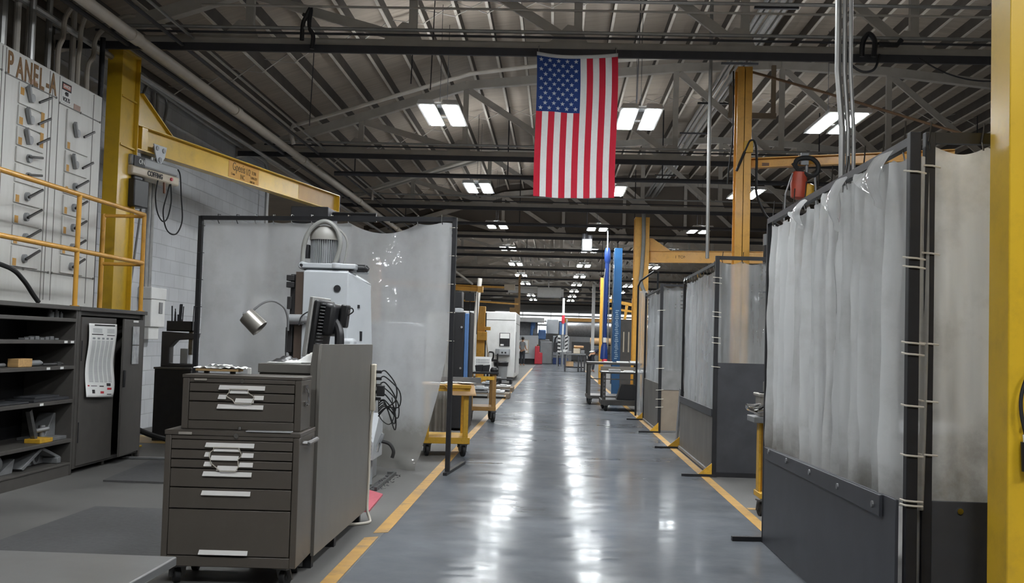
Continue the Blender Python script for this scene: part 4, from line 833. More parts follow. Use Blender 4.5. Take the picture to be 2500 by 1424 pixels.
mb = MB(); mb.tube([(-1.535, 8.1, 1.61), (-1.50, 8.1, 1.62), (-1.49, 8.1, 1.595), (-1.53, 8.1, 1.565)], .005, 6, 5); mb.build('cable', RUB, mo)

RESIZE = (1.08, Vector((-2.1, 10.8, 0)), Vector((-.168, .864, -.112)))
# milling / drilling machine --------------------------------------------------------
mm = thing('milling_machine', 'light grey vertical milling machine with a finned motor on top', 'machine', (-2.1, 10.8, 0))
def ring(dx, z, top=0):
    xr, xc = -1.655+dx, -1.822+dx*.35
    return [(-2.215, 9.60, z), (xc, 9.60, z), (xr, 9.80, z-.09*top), (xr-.15, 10.6, z-.09*top), (-2.215, 10.6, z)]
rings = [ring(.075, .06), ring(.075, .78), ring(.03, 1.35), ring(0, 1.90), ring(0, 1.975, 1), [(-2.19, 9.63, 2.0), (-1.83, 9.63, 2.0), (-1.69, 9.83, 1.915), (-1.84, 10.57, 1.915), (-2.19, 10.57, 2.0)]]
mb = MB(); vs = [p for r in rings for p in r]; n5 = 5; fs = []
for i in range(len(rings)-1): fs += [(i*5+j, i*5+(j+1) % 5, (i+1)*5+(j+1) % 5, (i+1)*5+j) for j in range(5)]
fs += [(4, 3, 2, 1, 0), tuple(25+j for j in range(5))]; mb.add(vs, fs); mb.build('column', MGREY, mm, bevel=.022, seg=3)
mb = MB(); mb.box(-2.24, 9.60, 2.003, -1.76, 10.3, 2.05); mb.cyl((-2.235, 9.62, 2.028), (-2.235, 10.1, 2.028), .036, n=14); mb.cyl((-1.93, 9.64, 2.003), (-1.93, 9.64, 2.055), .055); mb.box(-1.86, 9.62, 2.003, -1.78, 9.8, 2.045); mb.build('head_plate', MGREY, mm, bevel=.01)
mb = MB(); mb.cyl((-2.235, 9.575, 2.028), (-2.235, 9.60, 2.028), .012); mb.build('bolt', BLKP, mm)
mb = MB(); mb.cyl((-1.77, 9.75, 2.02), (-1.70, 9.75, 2.02), .035, n=12); mb.cyl((-1.70, 9.75, 2.02), (-1.67, 9.75, 2.005), .035, .022, n=12); mb.build('breather', BLKP, mm)
mx, my = -2.066, 9.78
mb = MB(); mb.cyl((mx, my, 2.051), (mx, my, 2.28), .108, n=30)
for k in range(44):
    a = 2*PI*k/44; mb.obox((mx+.116*math.cos(a), my+.116*math.sin(a), 2.165), (.034, .006, .225), rz=a)
mb.build('motor_fins', MGREY2, mm, smooth=20)
mb = MB(); mb.lathe((mx, my, 0), [(.140, 2.265), (.142, 2.30), (.134, 2.34), (.11, 2.378), (.07, 2.392), (0, 2.396)], n=30); mb.build('motor_cowl', M('warm_grey_cowl', rgb(146, 144, 139), .45), mm)
MB().obox((mx-.16, my-.03, 2.16), (.05, .10, .12)).build('terminal_box', BLKP, mm, bevel=.006)
HOSE = M('grey_hose', rgb(132, 132, 129), .5)
mb = MB(); mb.tube([(mx-.175, 9.66, 2.06), (mx-.165, 9.66, 2.22), (mx-.12, 9.66, 2.34), (mx-.03, 9.66, 2.415), (mx+.05, 9.66, 2.415), (mx+.12, 9.66, 2.35), (mx+.155, 9.66, 2.24), (mx+.14, 9.66, 2.14), (mx+.11, 9.66, 2.05)], .021, 10, 6); mb.build('hose', HOSE, mm)
mb = MB(); mb.tube([(mx+.10, 9.70, 2.375), (mx+.165, 9.70, 2.33), (mx+.205, 9.70, 2.26), (mx+.205, 9.70, 2.16), (mx+.185, 9.70, 2.05)], .010, 8, 6); mb.build('cable', HOSE, mm)
mb = MB(); mb.box(-2.285, 9.62, .8, -2.218, 10.2, 1.97); mb.build('slideway', M('brown_slideway', rgb(84, 72, 64), .5, .3), mm, smooth=0)
mb = MB(); mb.box(-2.34, 9.66, 1.25, -2.285, 9.86, 1.95)
for z in (1.86, 1.92): mb.box(-2.37, 9.62, z-.03, -2.30, 9.74, z+.02)
mb.box(-2.36, 9.62, 1.26, -2.30, 9.8, 1.48); mb.box(-2.36, 9.63, 1.64, -2.32, 9.75, 1.75); mb.build('head_slide', M('dark_mechanism', rgb(50, 49, 50), .45, .3), mm, bevel=.005)
mb = MB(); mb.cyl((-2.33, 9.58, 1.55), (-2.19, 9.58, 1.55), .045); mb.cyl((-2.19, 9.58, 1.55), (-2.15, 9.58, 1.55), .03); mb.build('spindle_boss', MGREY2, mm)
mb = MB(); mb.cyl((-2.30, 9.7, .75), (-2.30, 9.7, 1.25), .04); mb.build('spindle', BLK, mm)
mb = MB(); mb.cyl((-1.912, 9.598, 1.83), (-1.912, 9.592, 1.83), .031, n=24); mb.build('port', BLKP, mm, smooth=0)
MB().obox((-1.735, 9.690, 1.68), (.018, .012, .03), rz=.88).build('slot', BLKP, mm, smooth=0); MB().obox((-1.712, 9.712, 1.42), (.022, .014, .085), rz=.88).build('slot', BLKP, mm, smooth=0)
B(-2.04, 9.54, 1.60, -1.925, 9.60, 1.66).build('switch_box', MGREY, mm, bevel=.006)
mb = MB()
for x in (-2.005, -1.965): mb.cyl((x, 9.53, 1.63), (x, 9.54, 1.63), .014)
mb.build('switch', BLKP, mm)
mb = MB(); mb.tube([(-2.04, 9.57, 1.635), (-2.12, 9.55, 1.63), (-2.2, 9.53, 1.58), (-2.22, 9.52, 1.5)], .006, 6, 5); mb.build('cable', RUB, mm)
mb = MB(); mb.box(-1.86, 9.42, 1.0, -1.72, 9.60, 1.40); mb.build('gear_cover', MGREY, mm, bevel=.035, seg=3)
# lower machine base, louvred cover and chip tray
B(-2.3, 9.35, .03, -1.655, 10.5, .36).build('base', MGREY2, mm, bevel=.01)
mb = MB(); mb.prism([(9.45, .36), (9.95, .36), (9.95, .70), (9.75, .75), (9.45, .52)], 'x', -1.68, -1.525); lv = mb.build('louvred_cover', MGREY, mm, bevel=.006)
mb = MB()
for k in range(7): mb.obox((-1.60, 9.447-.0, .385+.042*k*.8), (.12, .012, .012), rx=.5)
mb.build('louvre', CASTG, lv, smooth=0)
mb = MB(); mb.tube([(-1.52, 9.6, .42), (-1.50, 9.62, .5), (-1.47, 9.62, .58)], .016, 8, 4); mb.build('pipe', CHROME, mm)
mb = MB(); mb.tube([(-1.5, 9.75, .50), (-1.43, 9.74, .48), (-1.39, 9.73, .42), (-1.40, 9.73, .36)], .016, 8, 5); mb.build('drain_hose', RUB, mm)
RESIZE = None
ct = thing('chip_tray', 'shallow steel tray with swarf on the floor at the machine base', 'tray', (-1.6, 10.2, 0))
mb = MB(); mb.box(-1.69, 10.2, .004, -1.60, 11.45, .011)
for a, b in (((-1.61, 10.2, .0175), (-1.61, 11.45, .0175)), ((-1.69, 11.45, .0175), (-1.60, 11.45, .0175))): mb.bar(a, b, .025, .033)
mb.build('tray', STEEL, ct, smooth=0)
random.seed(3); mb = MB()
for k in range(90):
    x, y = random.uniform(-1.68, -1.53), random.uniform(10.25, 11.4); s = random.uniform(.003, .009); mb.obox((x, y, .010+s*.4), (s, s*2.2, s*.5), rz=random.uniform(0, 6), rx=random.uniform(-.5, .5))
mb.build('swarf', M('dark_swarf', rgb(64, 64, 68), .4, .6), ct, smooth=0)['kind'] = 'stuff'
tag(MB().prism([(-1.75, 8.95), (-1.46, 8.95), (-1.50, 9.92), (-1.67, 10.17), (-1.75, 10.05)], 'z', .001, .016).build('red_pad', M('faded_red_pad', rgb(186, 92, 104), .75, var=.1, scale=40), smooth=0), 'faded red pad on the floor beside the bench', 'pad')

# power strip on the bench panel and its cords
ps = thing('power_strip', 'cream vertical power strip on the far end of the bench side panel', 'power strip', (-1.40, 8.53, 1.02))
B(-1.411, 8.50, .845, -1.372, 8.56, 1.205).build('strip', M('cream_plastic', rgb(206, 198, 182), .45), ps, bevel=.008)
for k in range(5): MB().obox((-1.355, 8.545, 1.145-.052*k), (.045, .032, .024)).build('plug', BLKP, ps, bevel=.004)
MB().obox((-1.335, 8.54, 1.0), (.06, .045, .085)).build('adapter', BLKP, ps, bevel=.006)
random.seed(8); mb = MB()
for k in range(6):
    z = 1.145-.045*k; w = random.uniform(.06, .10)
    mb.tube([(-1.34, 8.545, z), (-1.30-w*.5, 8.55, z-.01) if False else (-1.30, 8.55, z+.005), (-1.34+w+.05, 8.56, z-.10), (-1.34+w+.05, 8.56, z-.22), (-1.33+w*.4, 8.56, .86+.01*k), (-1.35, 8.555, .80+.02*k)], .005, 6, 6)
mb.tube([(-1.35, 8.55, .93), (-1.34, 8.56, .8), (-1.27, 8.57, .74), (-1.23, 8.57, .80), (-1.25, 8.57, .95)], .004, 6, 6); mb.build('cords', RUB, ps)
mb = MB(); mb.tube([(-1.392, 8.53, .845), (-1.402, 8.53, .7), (-1.404, 8.525, .3), (-1.402, 8.50, .1), (-1.375, 8.46, .03), (-1.37, 8.40, .012), (-1.44, 8.30, .012), (-1.55, 8.25, .012)], .011, 8, 6); mb.build('supply_cord', CORDW, ps)

# gooseneck lamp on the machine
RESIZE = (1.08, Vector((-2.1, 10.8, 0)), Vector((-.168, .864, -.112)))
gl = thing('gooseneck_lamp', 'grey gooseneck work lamp reaching left from the milling machine', 'lamp', (-2.45, 10.3, 1.4))
mb = MB(); mb.tube([(-2.31, 9.5, 1.45), (-2.31, 9.48, 1.56), (-2.34, 9.45, 1.65), (-2.42, 9.42, 1.70), (-2.50, 9.40, 1.685), (-2.57, 9.38, 1.63), (-2.62, 9.37, 1.575)], .0105, 8, 6); mb.build('arm', CASTG, gl)
mb = MB(); d = Vector((.74, 0, -.68)).normalized(); c = Vector((-2.585, 9.37, 1.52)); mb.lathe(c-d*.09, [(.03, 0), (.072, .01), (.076, .03), (.080, .18), (.072, .18), (.066, .05), (0, .05)], d, 22); mb.build('lamp_head', M('brushed_shade', rgb(150, 146, 140), .35, .6), gl)
mb = MB(); mb.cyl(c-d*.09+Vector((-.02, 0, .0)), (-2.62, 9.37, 1.58), .014); mb.build('collar', CASTG, gl)
mb = MB(); mb.tube([(-2.31, 9.47, 1.45), (-2.305, 9.44, 1.2), (-2.25, 9.42, 1.0), (-2.2, 9.4, .93)], .006, 6, 5); mb.build('lamp_cord', RUB, gl)

RESIZE = None
# ================================================================== BIG CLEAR SCREEN, LEFT
PVCL = PVC('hazy_clear_vinyl', rgb(205, 207, 209), clear=.27, stain=rgb(150, 146, 138), stain_amt=.4, rough=.07, streak=(1.1, 1.1, .5), low=.62)
sl = thing('welding_screen', 'big hazy clear vinyl screen in a black frame behind the milling machine', 'screen', (-2.5, 11.9, 0))
A_ = Vector((-3.96, 12.1, 0)); C_ = Vector((-1.09, 11.66, 0)); dd = (C_-A_).normalized(); nn = Vector((dd.y, -dd.x, 0))
for p in (A_, C_):
    mb = MB(); mb.bar(p+Vector((0, 0, .03)), p+Vector((0, 0, 2.71)), .045, .045, dd); mb.build('post', BLK, sl, smooth=0)
    mb = MB(); q = Vector((.0835, .996, 0)); mb.bar(p-q*.35*(0.42)+Vector((0, 0, .016)), p+q*1.02+Vector((0, 0, .016)), .04, .03); mb.build('foot', BLK, sl, smooth=0)
mb = MB(); mb.bar(A_+Vector((0, 0, 2.69)), C_+Vector((0, 0, 2.69)), .045, .045); mb.build('top_bar', BLK, sl, smooth=0)
LL = (C_-A_).length
hooks = [.06, .135, .21, .285, .36, .44, .52, .59, .86, .965]
def edge_r(v):       # right edge of the sheet swings back towards the bottom
    z = 2.66-v*2.64
    return (1.0-.012)*LL - .33*max(0, (1.55-z)/1.55)**1.35
def cur_l(u, v):
    # droop between hooks
    s = u
    dr = 0
    for a, b in zip(hooks, hooks[1:]):
        if a <= s <= b:
            q = (s-a)/(b-a); dr = (.012 if b-a < .1 else .115 if b-a > .2 else .022)*math.sin(PI*q)
    along = u*edge_r(v)+.02*(1-u)
    z = 2.655-v*2.635-dr*(1-v)**2
    off = .035*math.sin(u*21+1.2*math.sin(v*3))*v**.5*.6+.05*noise.noise((u*6, v*3, 3.3))+.02*noise.noise((u*16, v*8, 1))
    if u > .6: off += .05*(1-v)**3*math.sin((u-.6)*22)
    if v > .9: off += .09*(v-.9)/.1*noise.noise((u*9, v*20, 5)); z += .05*(v-.9)/.1*abs(noise.noise((u*8, 2, 2)))*(1 if u > .55 else 0)
    return A_+dd*along-nn*(.03+0*off)+nn*(off-.03)*1.0+Vector((0, 0, z))
mb = MB(); mb.grid(cur_l, 120, 70); mb.build('vinyl_sheet', PVCL, sl, smooth=80)
for h in hooks:
    mb = MB(); p = cur_l(h, .004); mb.tube([p+Vector((0, 0, -.01)), p+nn*.03+Vector((0, 0, .02)), Vector((p.x, p.y, 2.735))+nn*.03, Vector((p.x, p.y, 2.735))-nn*.03], .005, 5); mb.build('hook', CHROME if h > .2 else BLKP, sl)
for k, z in enumerate((2.6, 2.3, 2.0, 1.7, 1.4)):
    for side in (0, 1):
        p = A_ if side == 0 else C_-dd*.02*0; mb = MB(); mb.tube([Vector((p.x, p.y, z))-dd*.04*(1 if side else -1)*1.3, Vector((p.x, p.y, z))+nn*.03, Vector((p.x, p.y, z))+dd*.03*(1 if side else -1)], .004, 5); mb.build('tie', CORDW if side else BLKP, sl)
mb = MB()
# machines that show dimly through the sheet
t = thing('radial_drill', 'dark grey drilling machine seen dimly through the big clear screen', 'machine', (-3.2, 14.0, 0))
B(-3.95, 13.7, .0, -2.95, 14.6, 1.15).build('base', DARKB, t, bevel=.02)
B(-3.95, 13.9, 1.1, -3.55, 14.5, 2.25).build('cabinet', MGREY2, t, bevel=.02); B(-3.5, 13.95, 1.7, -2.9, 14.4, 2.22).build('head', DARKB, t, bevel=.03)
mb = MB(); mb.cyl((-3.3, 14.2, 1.1), (-3.3, 14.2, 2.9), .16); mb.build('column', CASTG, t)
B(-3.4, 13.9, 2.86, -2.92, 14.5, 3.06).build('top_box', DARKB, t, bevel=.01); mb = MB(); mb.cyl((-2.92, 14.2, 2.97), (-2.35, 14.2, 2.97), .06); mb.build('arm', BLKP, t)
for i, (x, z, w, h, yf) in enumerate(((-3.75, 1.75, .22, .3, 13.9), (-3.35, .95, .16, .22, 13.7), (-3.72, 1.32, .14, .18, 13.9), (-3.05, 1.95, .16, .3, 13.95))):
    tag(B(x-w/2, yf-.006, z-h/2, x+w/2, yf, z+h/2).build('posted_sheet', PAPER, smooth=0), 'white sheet posted behind the big clear screen, %s' % ['upper left', 'lower middle', 'lower left', 'rightmost'][i], 'paper', 'sheets behind the clear screen')
t = thing('parts_washer', 'pale box-shaped machine seen through the right part of the clear screen', 'machine', (-2.1, 14.4, 0)); B(-2.75, 13.9, 0, -1.75, 14.9, 1.62).build('body', MGREY2, t, bevel=.05); B(-2.75, 13.88, .9, -1.9, 13.9, 1.5).build('door', MGREY, t, bevel=.01)
# ================================================================== RIGHT SIDE: WELDING BOOTHS
PVCN = PVC('near_clear_vinyl', rgb(228, 229, 229), clear=.27, stain=rgb(150, 144, 134), stain_amt=.5, rough=.07, streak=(1.5, 6, .4), low=.72)
PVCR = PVC('mid_clear_vinyl', rgb(204, 206, 208), clear=.50, stain=rgb(150, 146, 138), stain_amt=.35, rough=.10, streak=(5, 5, .5))
PVCD = PVC('grimy_vinyl', rgb(206, 203, 196), clear=.10, stain=rgb(120, 108, 92), stain_amt=.6, rough=.12, streak=(5, 5, .5), low=.72)
def pleat_sheet(parent, p0, p1, zt, zb, n, amp, mat, hooks, seed, zt1=None, sharp=True, bottom_amp=1.0):
    """hanging pleated sheet from p0 to p1; returns the surface function"""
    p0 = Vector((*p0, 0)); p1 = Vector((*p1, 0)); d = (p1-p0); Ln = d.length; d.normalize(); nn = Vector((d.y, -d.x, 0)); zt1 = zt if zt1 is None else zt1
    rnd = random.Random(seed); ph = [rnd.uniform(-.35, .35) for _ in range(n+2)]; am = [rnd.uniform(.55, 1.3) for _ in range(n+2)]
    def fn(u, v):
        k = u*n; i = int(min(n-1, k)); t = k-i
        a = am[i]*(1-t)+am[i+1]*t
        w = math.sin(2*PI*(k+ph[i]*(1-t)+ph[i+1]*t))
        w = math.sin(2*PI*(k+ph[i]*(1-t)+ph[i+1]*t)) if not sharp else (1-2*abs(math.sin(PI*(k+ph[i]*(1-t)+ph[i+1]*t)))**.8)
        off = amp*a*w*(.45+.55*min(1, v*3))*(1+(bottom_amp-1)*v)+.35*amp*noise.noise((u*n*1.7, v*2.5, seed))+.25*amp*noise.noise((u*n*4, v*9, seed+5))
        z = zt+(zt1-zt)*u; hq = (u*hooks) % 1.0; dr = .035*math.sin(PI*hq)*(1-v)**6
        return p0+d*(u*Ln)+nn*off+Vector((0, 0, z-(z-zb)*v-dr))
    mb = MB(); mb.grid(fn, n*12, 40); mb.build('vinyl_sheet', mat, parent, smooth=80)
    return fn
def hooks_on(parent, p0, p1, z, n, h=.12, mat=None):
    for i in range(n+1):
        t = i/n*.96+.02; x = p0[0]+(p1[0]-p0[0])*t; y = p0[1]+(p1[1]-p0[1])*t
        mb = MB(); mb.tube([(x, y, z-.035), (x-.012, y-.012, z), (x, y, z+h*.6), (x+.004, y+.004, z+h)], .004, 5); mb.build('hook', CHROME, parent)
def ties_on(parent, x, y, zs, out=(-.03, -.03)):
    for z in zs:
        mb = MB(); mb.tube([(x+out[0]*1.5, y+out[1]*.3, z+.004), (x+out[0], y+out[1], z), (x-out[0]*.2, y+out[1]*1.1, z-.002), (x-out[0]*1.6, y+out[1]*.4, z-.006)], .0045, 5); mb.build('tie', CORDW, parent)
def post(parent, x, y, z, s=.045): B(x-s/2, y-s/2, .0, x+s/2, y+s/2, z).build('post', BLK, parent, bevel=.003)

# --- nearest booth side --------------------------------------------------
s1 = thing('welding_booth_screen', 'nearest booth side on the right, pleated clear vinyl above a dark steel panel', 'booth screen', (1.57, 6.6, 0))
post(s1, 1.56, 8.19, 2.33, .035); post(s1, 1.60, 5.03, 2.40, .05)
mb = MB(); mb.bar((1.56, 8.19, 2.345), (1.60, 5.03, 2.365), .035, .04); mb.build('top_bar', BLK, s1, smooth=0)
mb = MB(); mb.prism([(5.06, .03), (8.2, .0), (8.2, .70), (5.06, .745)], 'x', 1.545, 1.56); mb.build('lower_panel', BLUG, s1, bevel=.002)
mb = MB(); mb.prism([(5.25, .64), (8.05, .62), (8.05, .70), (5.25, .74)], 'x', 1.528, 1.545); lg = mb.build('clamp_strip', BLUG, s1, bevel=.003)
for y in (5.35, 6.0, 6.65, 7.3, 7.9):
    mb = MB(); mb.cyl((1.520, y, .685), (1.528, y, .685), .016, n=8); mb.build('bolt', CASTG, lg)
pleat_sheet(s1, (1.59, 8.16), (1.61, 5.10), 2.32, .69, 15, .050, PVCN, 9, 3, zt1=2.345)
hooks_on(s1, (1.56, 8.1), (1.60, 5.1), 2.33, 9, .15)
# folded-over flaps along the top
for i, (y0, y1, zf) in enumerate(((5.25, 5.95, 2.09), (6.05, 6.62, 2.06), (6.95, 7.55, 2.17))):
    mb = MB(); mb.grid(lambda u, v, y0=y0, y1=y1, zf=zf: Vector((1.575-.045*math.sin(PI*min(1, v*1.1))-.02*v-.025*math.sin(u*6), y0+(y1-y0)*u*(1-.75*v)+(.1*v), 2.36-(2.36-zf)*v*(1-.3*u))), 12, 10); mb.build('folded_flap', PVCN, s1, smooth=80)
ties_on(s1, 1.60, 5.03, (2.22, 1.83, 1.79, 1.45, 1.40, 1.17, .95, .75, .73), (-.032, -.032))
mb = MB(); mb.bar((1.33, 8.21, .018), (1.60, 8.23, .018), .04, .032); mb.build('foot', BLK, s1, smooth=0)
# --- nearest booth front --------------------------------------------------
s2 = thing('welding_booth_screen', 'grimy vinyl booth front between the black post and the near yellow column', 'booth screen', (2.2, 5.08, 0))
post(s2, 1.69, 5.10, 2.415, .045); post(s2, 3.2, 5.10, 2.40, .045)
mb = MB(); mb.bar((1.69, 5.10, 2.39), (3.2, 5.10, 2.39), .04, .05); mb.build('top_bar', BLK, s2, smooth=0)
B(1.71, 5.085, .02, 3.2, 5.10, .742).build('lower_panel', HOTR, s2, bevel=.002)
for x in (1.84, 2.2, 2.6):
    mb = MB(); mb.cyl((x, 5.078, .70), (x, 5.085, .70), .014, n=8); mb.build('bolt', CHROME, s2)
pleat_sheet(s2, (1.73, 5.14), (3.15, 5.14), 2.36, .70, 8, .03, PVCD, 6, 9, sharp=False)
hooks_on(s2, (1.66, 5.08), (3.15, 5.08), 2.37, 6, .09)
ties_on(s2, 1.69, 5.10, (2.26, 1.86, 1.45, 1.19, .95), (-.03, -.03))
mb = MB(); mb.grid(lambda u, v: Vector((1.615+.07*u, 5.075+.012*math.sin(u*9+v*5), .05+(2.33-.05)*(1-v) if False else 2.30-1.6*v)), 8, 20); mb.build('gap_sheet', PVCD, s2, smooth=80)
mb = MB(); mb.cyl((1.645, 5.09, .02), (1.645, 5.09, .72), .018); mb.build('stay_rod', CASTG, s2)
# near yellow column
yc = thing('yellow_column', 'big bright yellow steel column filling the right edge', 'column', (2.0, 4.6, 0))
B(1.812, 4.50, .02, 2.22, 4.705, 4.9).build('shaft', YEL, yc, bevel=.006)
B(1.75, 4.42, 0, 2.3, 4.8, .02).build('base_plate', YEL, yc, bevel=.004)
pc = thing('pendant_plug', 'black cord and connector hanging on the near yellow column', 'cord', (1.876, 4.47, 1.1))
mb = MB(); mb.tube([(1.946, 4.468, 1.36), (1.886, 4.468, 1.34), (1.854, 4.468, 1.26), (1.852, 4.468, 1.18), (1.871, 4.468, 1.09)], .008, 8, 6); mb.build('cord', RUB, pc)
mb = MB(); mb.cyl((1.871, 4.468, 1.095), (1.874, 4.468, 1.065), .014); mb.build('collar', ALU, pc)
mb = MB(); mb.cyl((1.874, 4.468, 1.065), (1.879, 4.468, .95), .024); mb.build('connector', BLKP, pc)
mb = MB(); mb.cyl((1.876, 4.5, 1.13), (1.876, 4.468, 1.13), .006); mb.build('hook', CHROME, pc)

# inside the nearest booth, seen through the vinyl
t = thing('booth_table', 'yellow-edged welding table seen through the nearest vinyl side', 'table', (2.6, 7.2, 0))
B(2.1, 6.7, .88, 3.1, 7.9, .93).build('top', CASTG, t, bevel=.006)
for x in (2.16, 3.04):
    for y in (6.76, 7.84): B(x-.04, y-.04, 0, x+.04, y+.04, .88).build('leg', YELW, t, smooth=0)
t = thing('booth_cabinet', 'dark equipment cabinet seen through the nearest vinyl side', 'cabinet', (2.8, 6.1, 0)); B(2.3, 5.6, 0, 3.1, 6.4, 1.35).build('body', DARKB, t, bevel=.02); B(2.29, 5.7, .8, 2.3, 6.3, 1.2).build('door', CASTG, t, smooth=0)
# --- second booth ------------------------------------------------------------
s3 = thing('welding_booth_screen', 'second booth front, clear vinyl above a tall dark steel panel behind the vise', 'booth screen', (2.2, 12.25, 0))
post(s3, 1.77, 12.24, 2.42, .045); post(s3, 3.3, 12.26, 2.42, .045)
mb = MB(); mb.bar((1.76, 12.25, 2.40), (3.3, 12.26, 2.40), .04, .04); mb.build('top_bar', BLK, s3, smooth=0)
B(1.785, 12.235, .0, 3.28, 12.25, 1.245).build('lower_panel', HOTR, s3, bevel=.002); B(1.785, 12.215, .0, 3.28, 12.235, .05).build('bottom_rail', BLK, s3, smooth=0)
pleat_sheet(s3, (1.80, 12.30), (3.25, 12.30), 2.37, 1.2, 6, .035, PVCR, 6, 21, sharp=False)
hooks_on(s3, (1.80, 12.25), (3.2, 12.25), 2.38, 6, .09)
s4 = thing('welding_booth_screen', 'second booth side, long pleated clear vinyl over a grey steel panel along the aisle', 'booth screen', (1.77, 13.8, 0))
mb = MB(); mb.bar((1.765, 12.3, 2.34), (1.78, 15.4, 2.34), .035, .035); mb.build('top_bar', BLK, s4, smooth=0); post(s4, 1.785, 15.42, 2.34, .04)
B(1.755, 12.28, .04, 1.77, 15.4, .73).build('lower_panel', M('grey_steel_panel', rgb(112, 108, 103), .45, .3, var=.18, scale=4, stretch=(1, 1, .5)), s4, bevel=.002)
B(1.740, 12.28, .65, 1.755, 15.38, .735).build('clamp_strip', BLUG, s4, bevel=.002); B(1.735, 12.28, .015, 1.765, 15.4, .05).build('bottom_rail', CASTG, s4, smooth=0)
pleat_sheet(s4, (1.82, 15.36), (1.82, 12.34), 2.30, .70, 12, .045, PVCR, 10, 33)
hooks_on(s4, (1.765, 15.3), (1.765, 12.4), 2.31, 10, .07)
mb = MB(); mb.grid(lambda u, v: Vector((1.74-.05*v*math.sin(u*3), 12.36+.22*u*v+.03, 1.64-.28*v-.12*u*v)), 6, 6); mb.build('torn_flap', PVCR, s4, smooth=80)
ties_on(s4, 1.77, 12.24, (2.18, 2.12, 1.80, 1.75, 1.52, 1.46, 1.20), (-.03, -.03))
mb = MB(); mb.bar((1.42, 12.20, .015), (1.80, 12.20, .015), .035, .028); mb.prism([(1.62, .03), (1.75, .03), (1.75, .14), (1.735, .14)], 'y', 12.2, 12.21) if False else None; mb.build('foot', BLK, s4, smooth=0)
mb = MB(); mb.prism([(1.60, .03), (1.745, .03), (1.745, .15)], 'y', 12.19, 12.205); mb.build('gusset', YELW, s4, smooth=0)
mb = MB(); mb.bar((1.42, 15.45, .015), (1.80, 15.45, .015), .035, .028); mb.build('foot', BLK, s4, smooth=0)
mb = MB(); mb.prism([(1.60, .03), (1.765, .03), (1.765, .17)], 'y', 15.44, 15.455); mb.build('gusset', YELW, s4, smooth=0)
tag(B(1.80, 15.46, .9, 1.86, 15.54, 1.95).build('black_hanging_bag', BLKP, bevel=.02), 'narrow black hanging sleeve at the far end of the second booth', 'sleeve')
t = thing('leaning_board', 'grey board leaning behind the second booth post', 'board', (1.74, 15.7, 0)); MB().obox((1.76, 15.62, .41), (.03, .16, .82), ry=.06).build('board', CASTG, t)
# --- third booth --------------------------------------------------------------
s5 = thing('welding_booth_screen', 'third booth front, flat cloudy vinyl over a beige panel', 'booth screen', (2.0, 18.2, 0))
post(s5, 1.735, 18.2, 2.44, .05); post(s5, 2.25, 18.2, 2.40, .04)
mb = MB(); mb.bar((1.74, 18.2, 2.415), (2.25, 18.2, 2.415), .035, .035); mb.build('top_bar', BLK, s5, smooth=0)
B(1.75, 18.19, .04, 2.24, 18.20, .78).build('lower_panel', M('beige_panel', rgb(138, 126, 112), .6, var=.1), s5, bevel=.002)
pleat_sheet(s5, (1.76, 18.24), (2.23, 18.24), 2.40, .74, 2, .025, PVCR, 2, 41, sharp=False)
B(1.75, 18.185, .70, 2.24, 18.19, 1.02).build('grey_skirt', M('grimy_skirt', rgb(128, 128, 128), .3, var=.2, scale=5), s5, smooth=0)
ties_on(s5, 1.735, 18.2, (2.0, 1.42, 1.05, .70, .55, .42), (.04, -.03))
s6 = thing('welding_booth_screen', 'third booth side, narrow pleated vinyl beyond the beige panel', 'booth screen', (1.72, 19.6, 0))
mb = MB(); mb.bar((1.735, 18.24, 2.36), (1.72, 21.1, 2.36), .03, .03); mb.build('top_bar', BLK, s6, smooth=0); post(s6, 1.72, 21.12, 2.42, .04)
B(1.715, 18.24, .04, 1.728, 21.1, .80).build('lower_panel', M('grey_steel_panel', rgb(112, 108, 103), .45, .3), s6, bevel=.002); B(1.70, 18.24, .01, 1.73, 21.1, .045).build('bottom_rail', CASTG, s6, smooth=0)
pleat_sheet(s6, (1.78, 21.05), (1.79, 18.28), 2.33, .76, 9, .04, PVCR, 9, 51)
hooks_on(s6, (1.715, 21.0), (1.725, 18.4), 2.33, 9, .07, BLKP)
for y in (18.15, 21.15):
    mb = MB(); mb.bar((1.40, y, .015), (1.74, y, .015), .035, .028); mb.build('foot', BLK, s6, smooth=0)
    mb = MB(); mb.prism([(1.58, .03), (1.72, .03), (1.72, .17)], 'y', y-.01, y+.005); mb.build('gusset', YELW, s6, smooth=0)
# --- fourth -------------------------------------------------------------------
s7 = thing('welding_booth_screen', 'farthest booth curtain on a bent pipe in front of the yellow column', 'booth screen', (1.78, 22.4, 0))
mb = MB(); mb.tube([(1.66, 22.4, 0), (1.66, 22.4, 2.62), (1.70, 22.4, 2.72), (1.97, 22.4, 2.92), (2.05, 22.4, 2.92), (2.05, 22.4, 0)], .02, 8, 0); mb.build('frame', BLK, s7)
pleat_sheet(s7, (1.68, 22.44), (2.04, 22.44), 2.55, .02, 4, .03, PVCR, 4, 61, sharp=False)
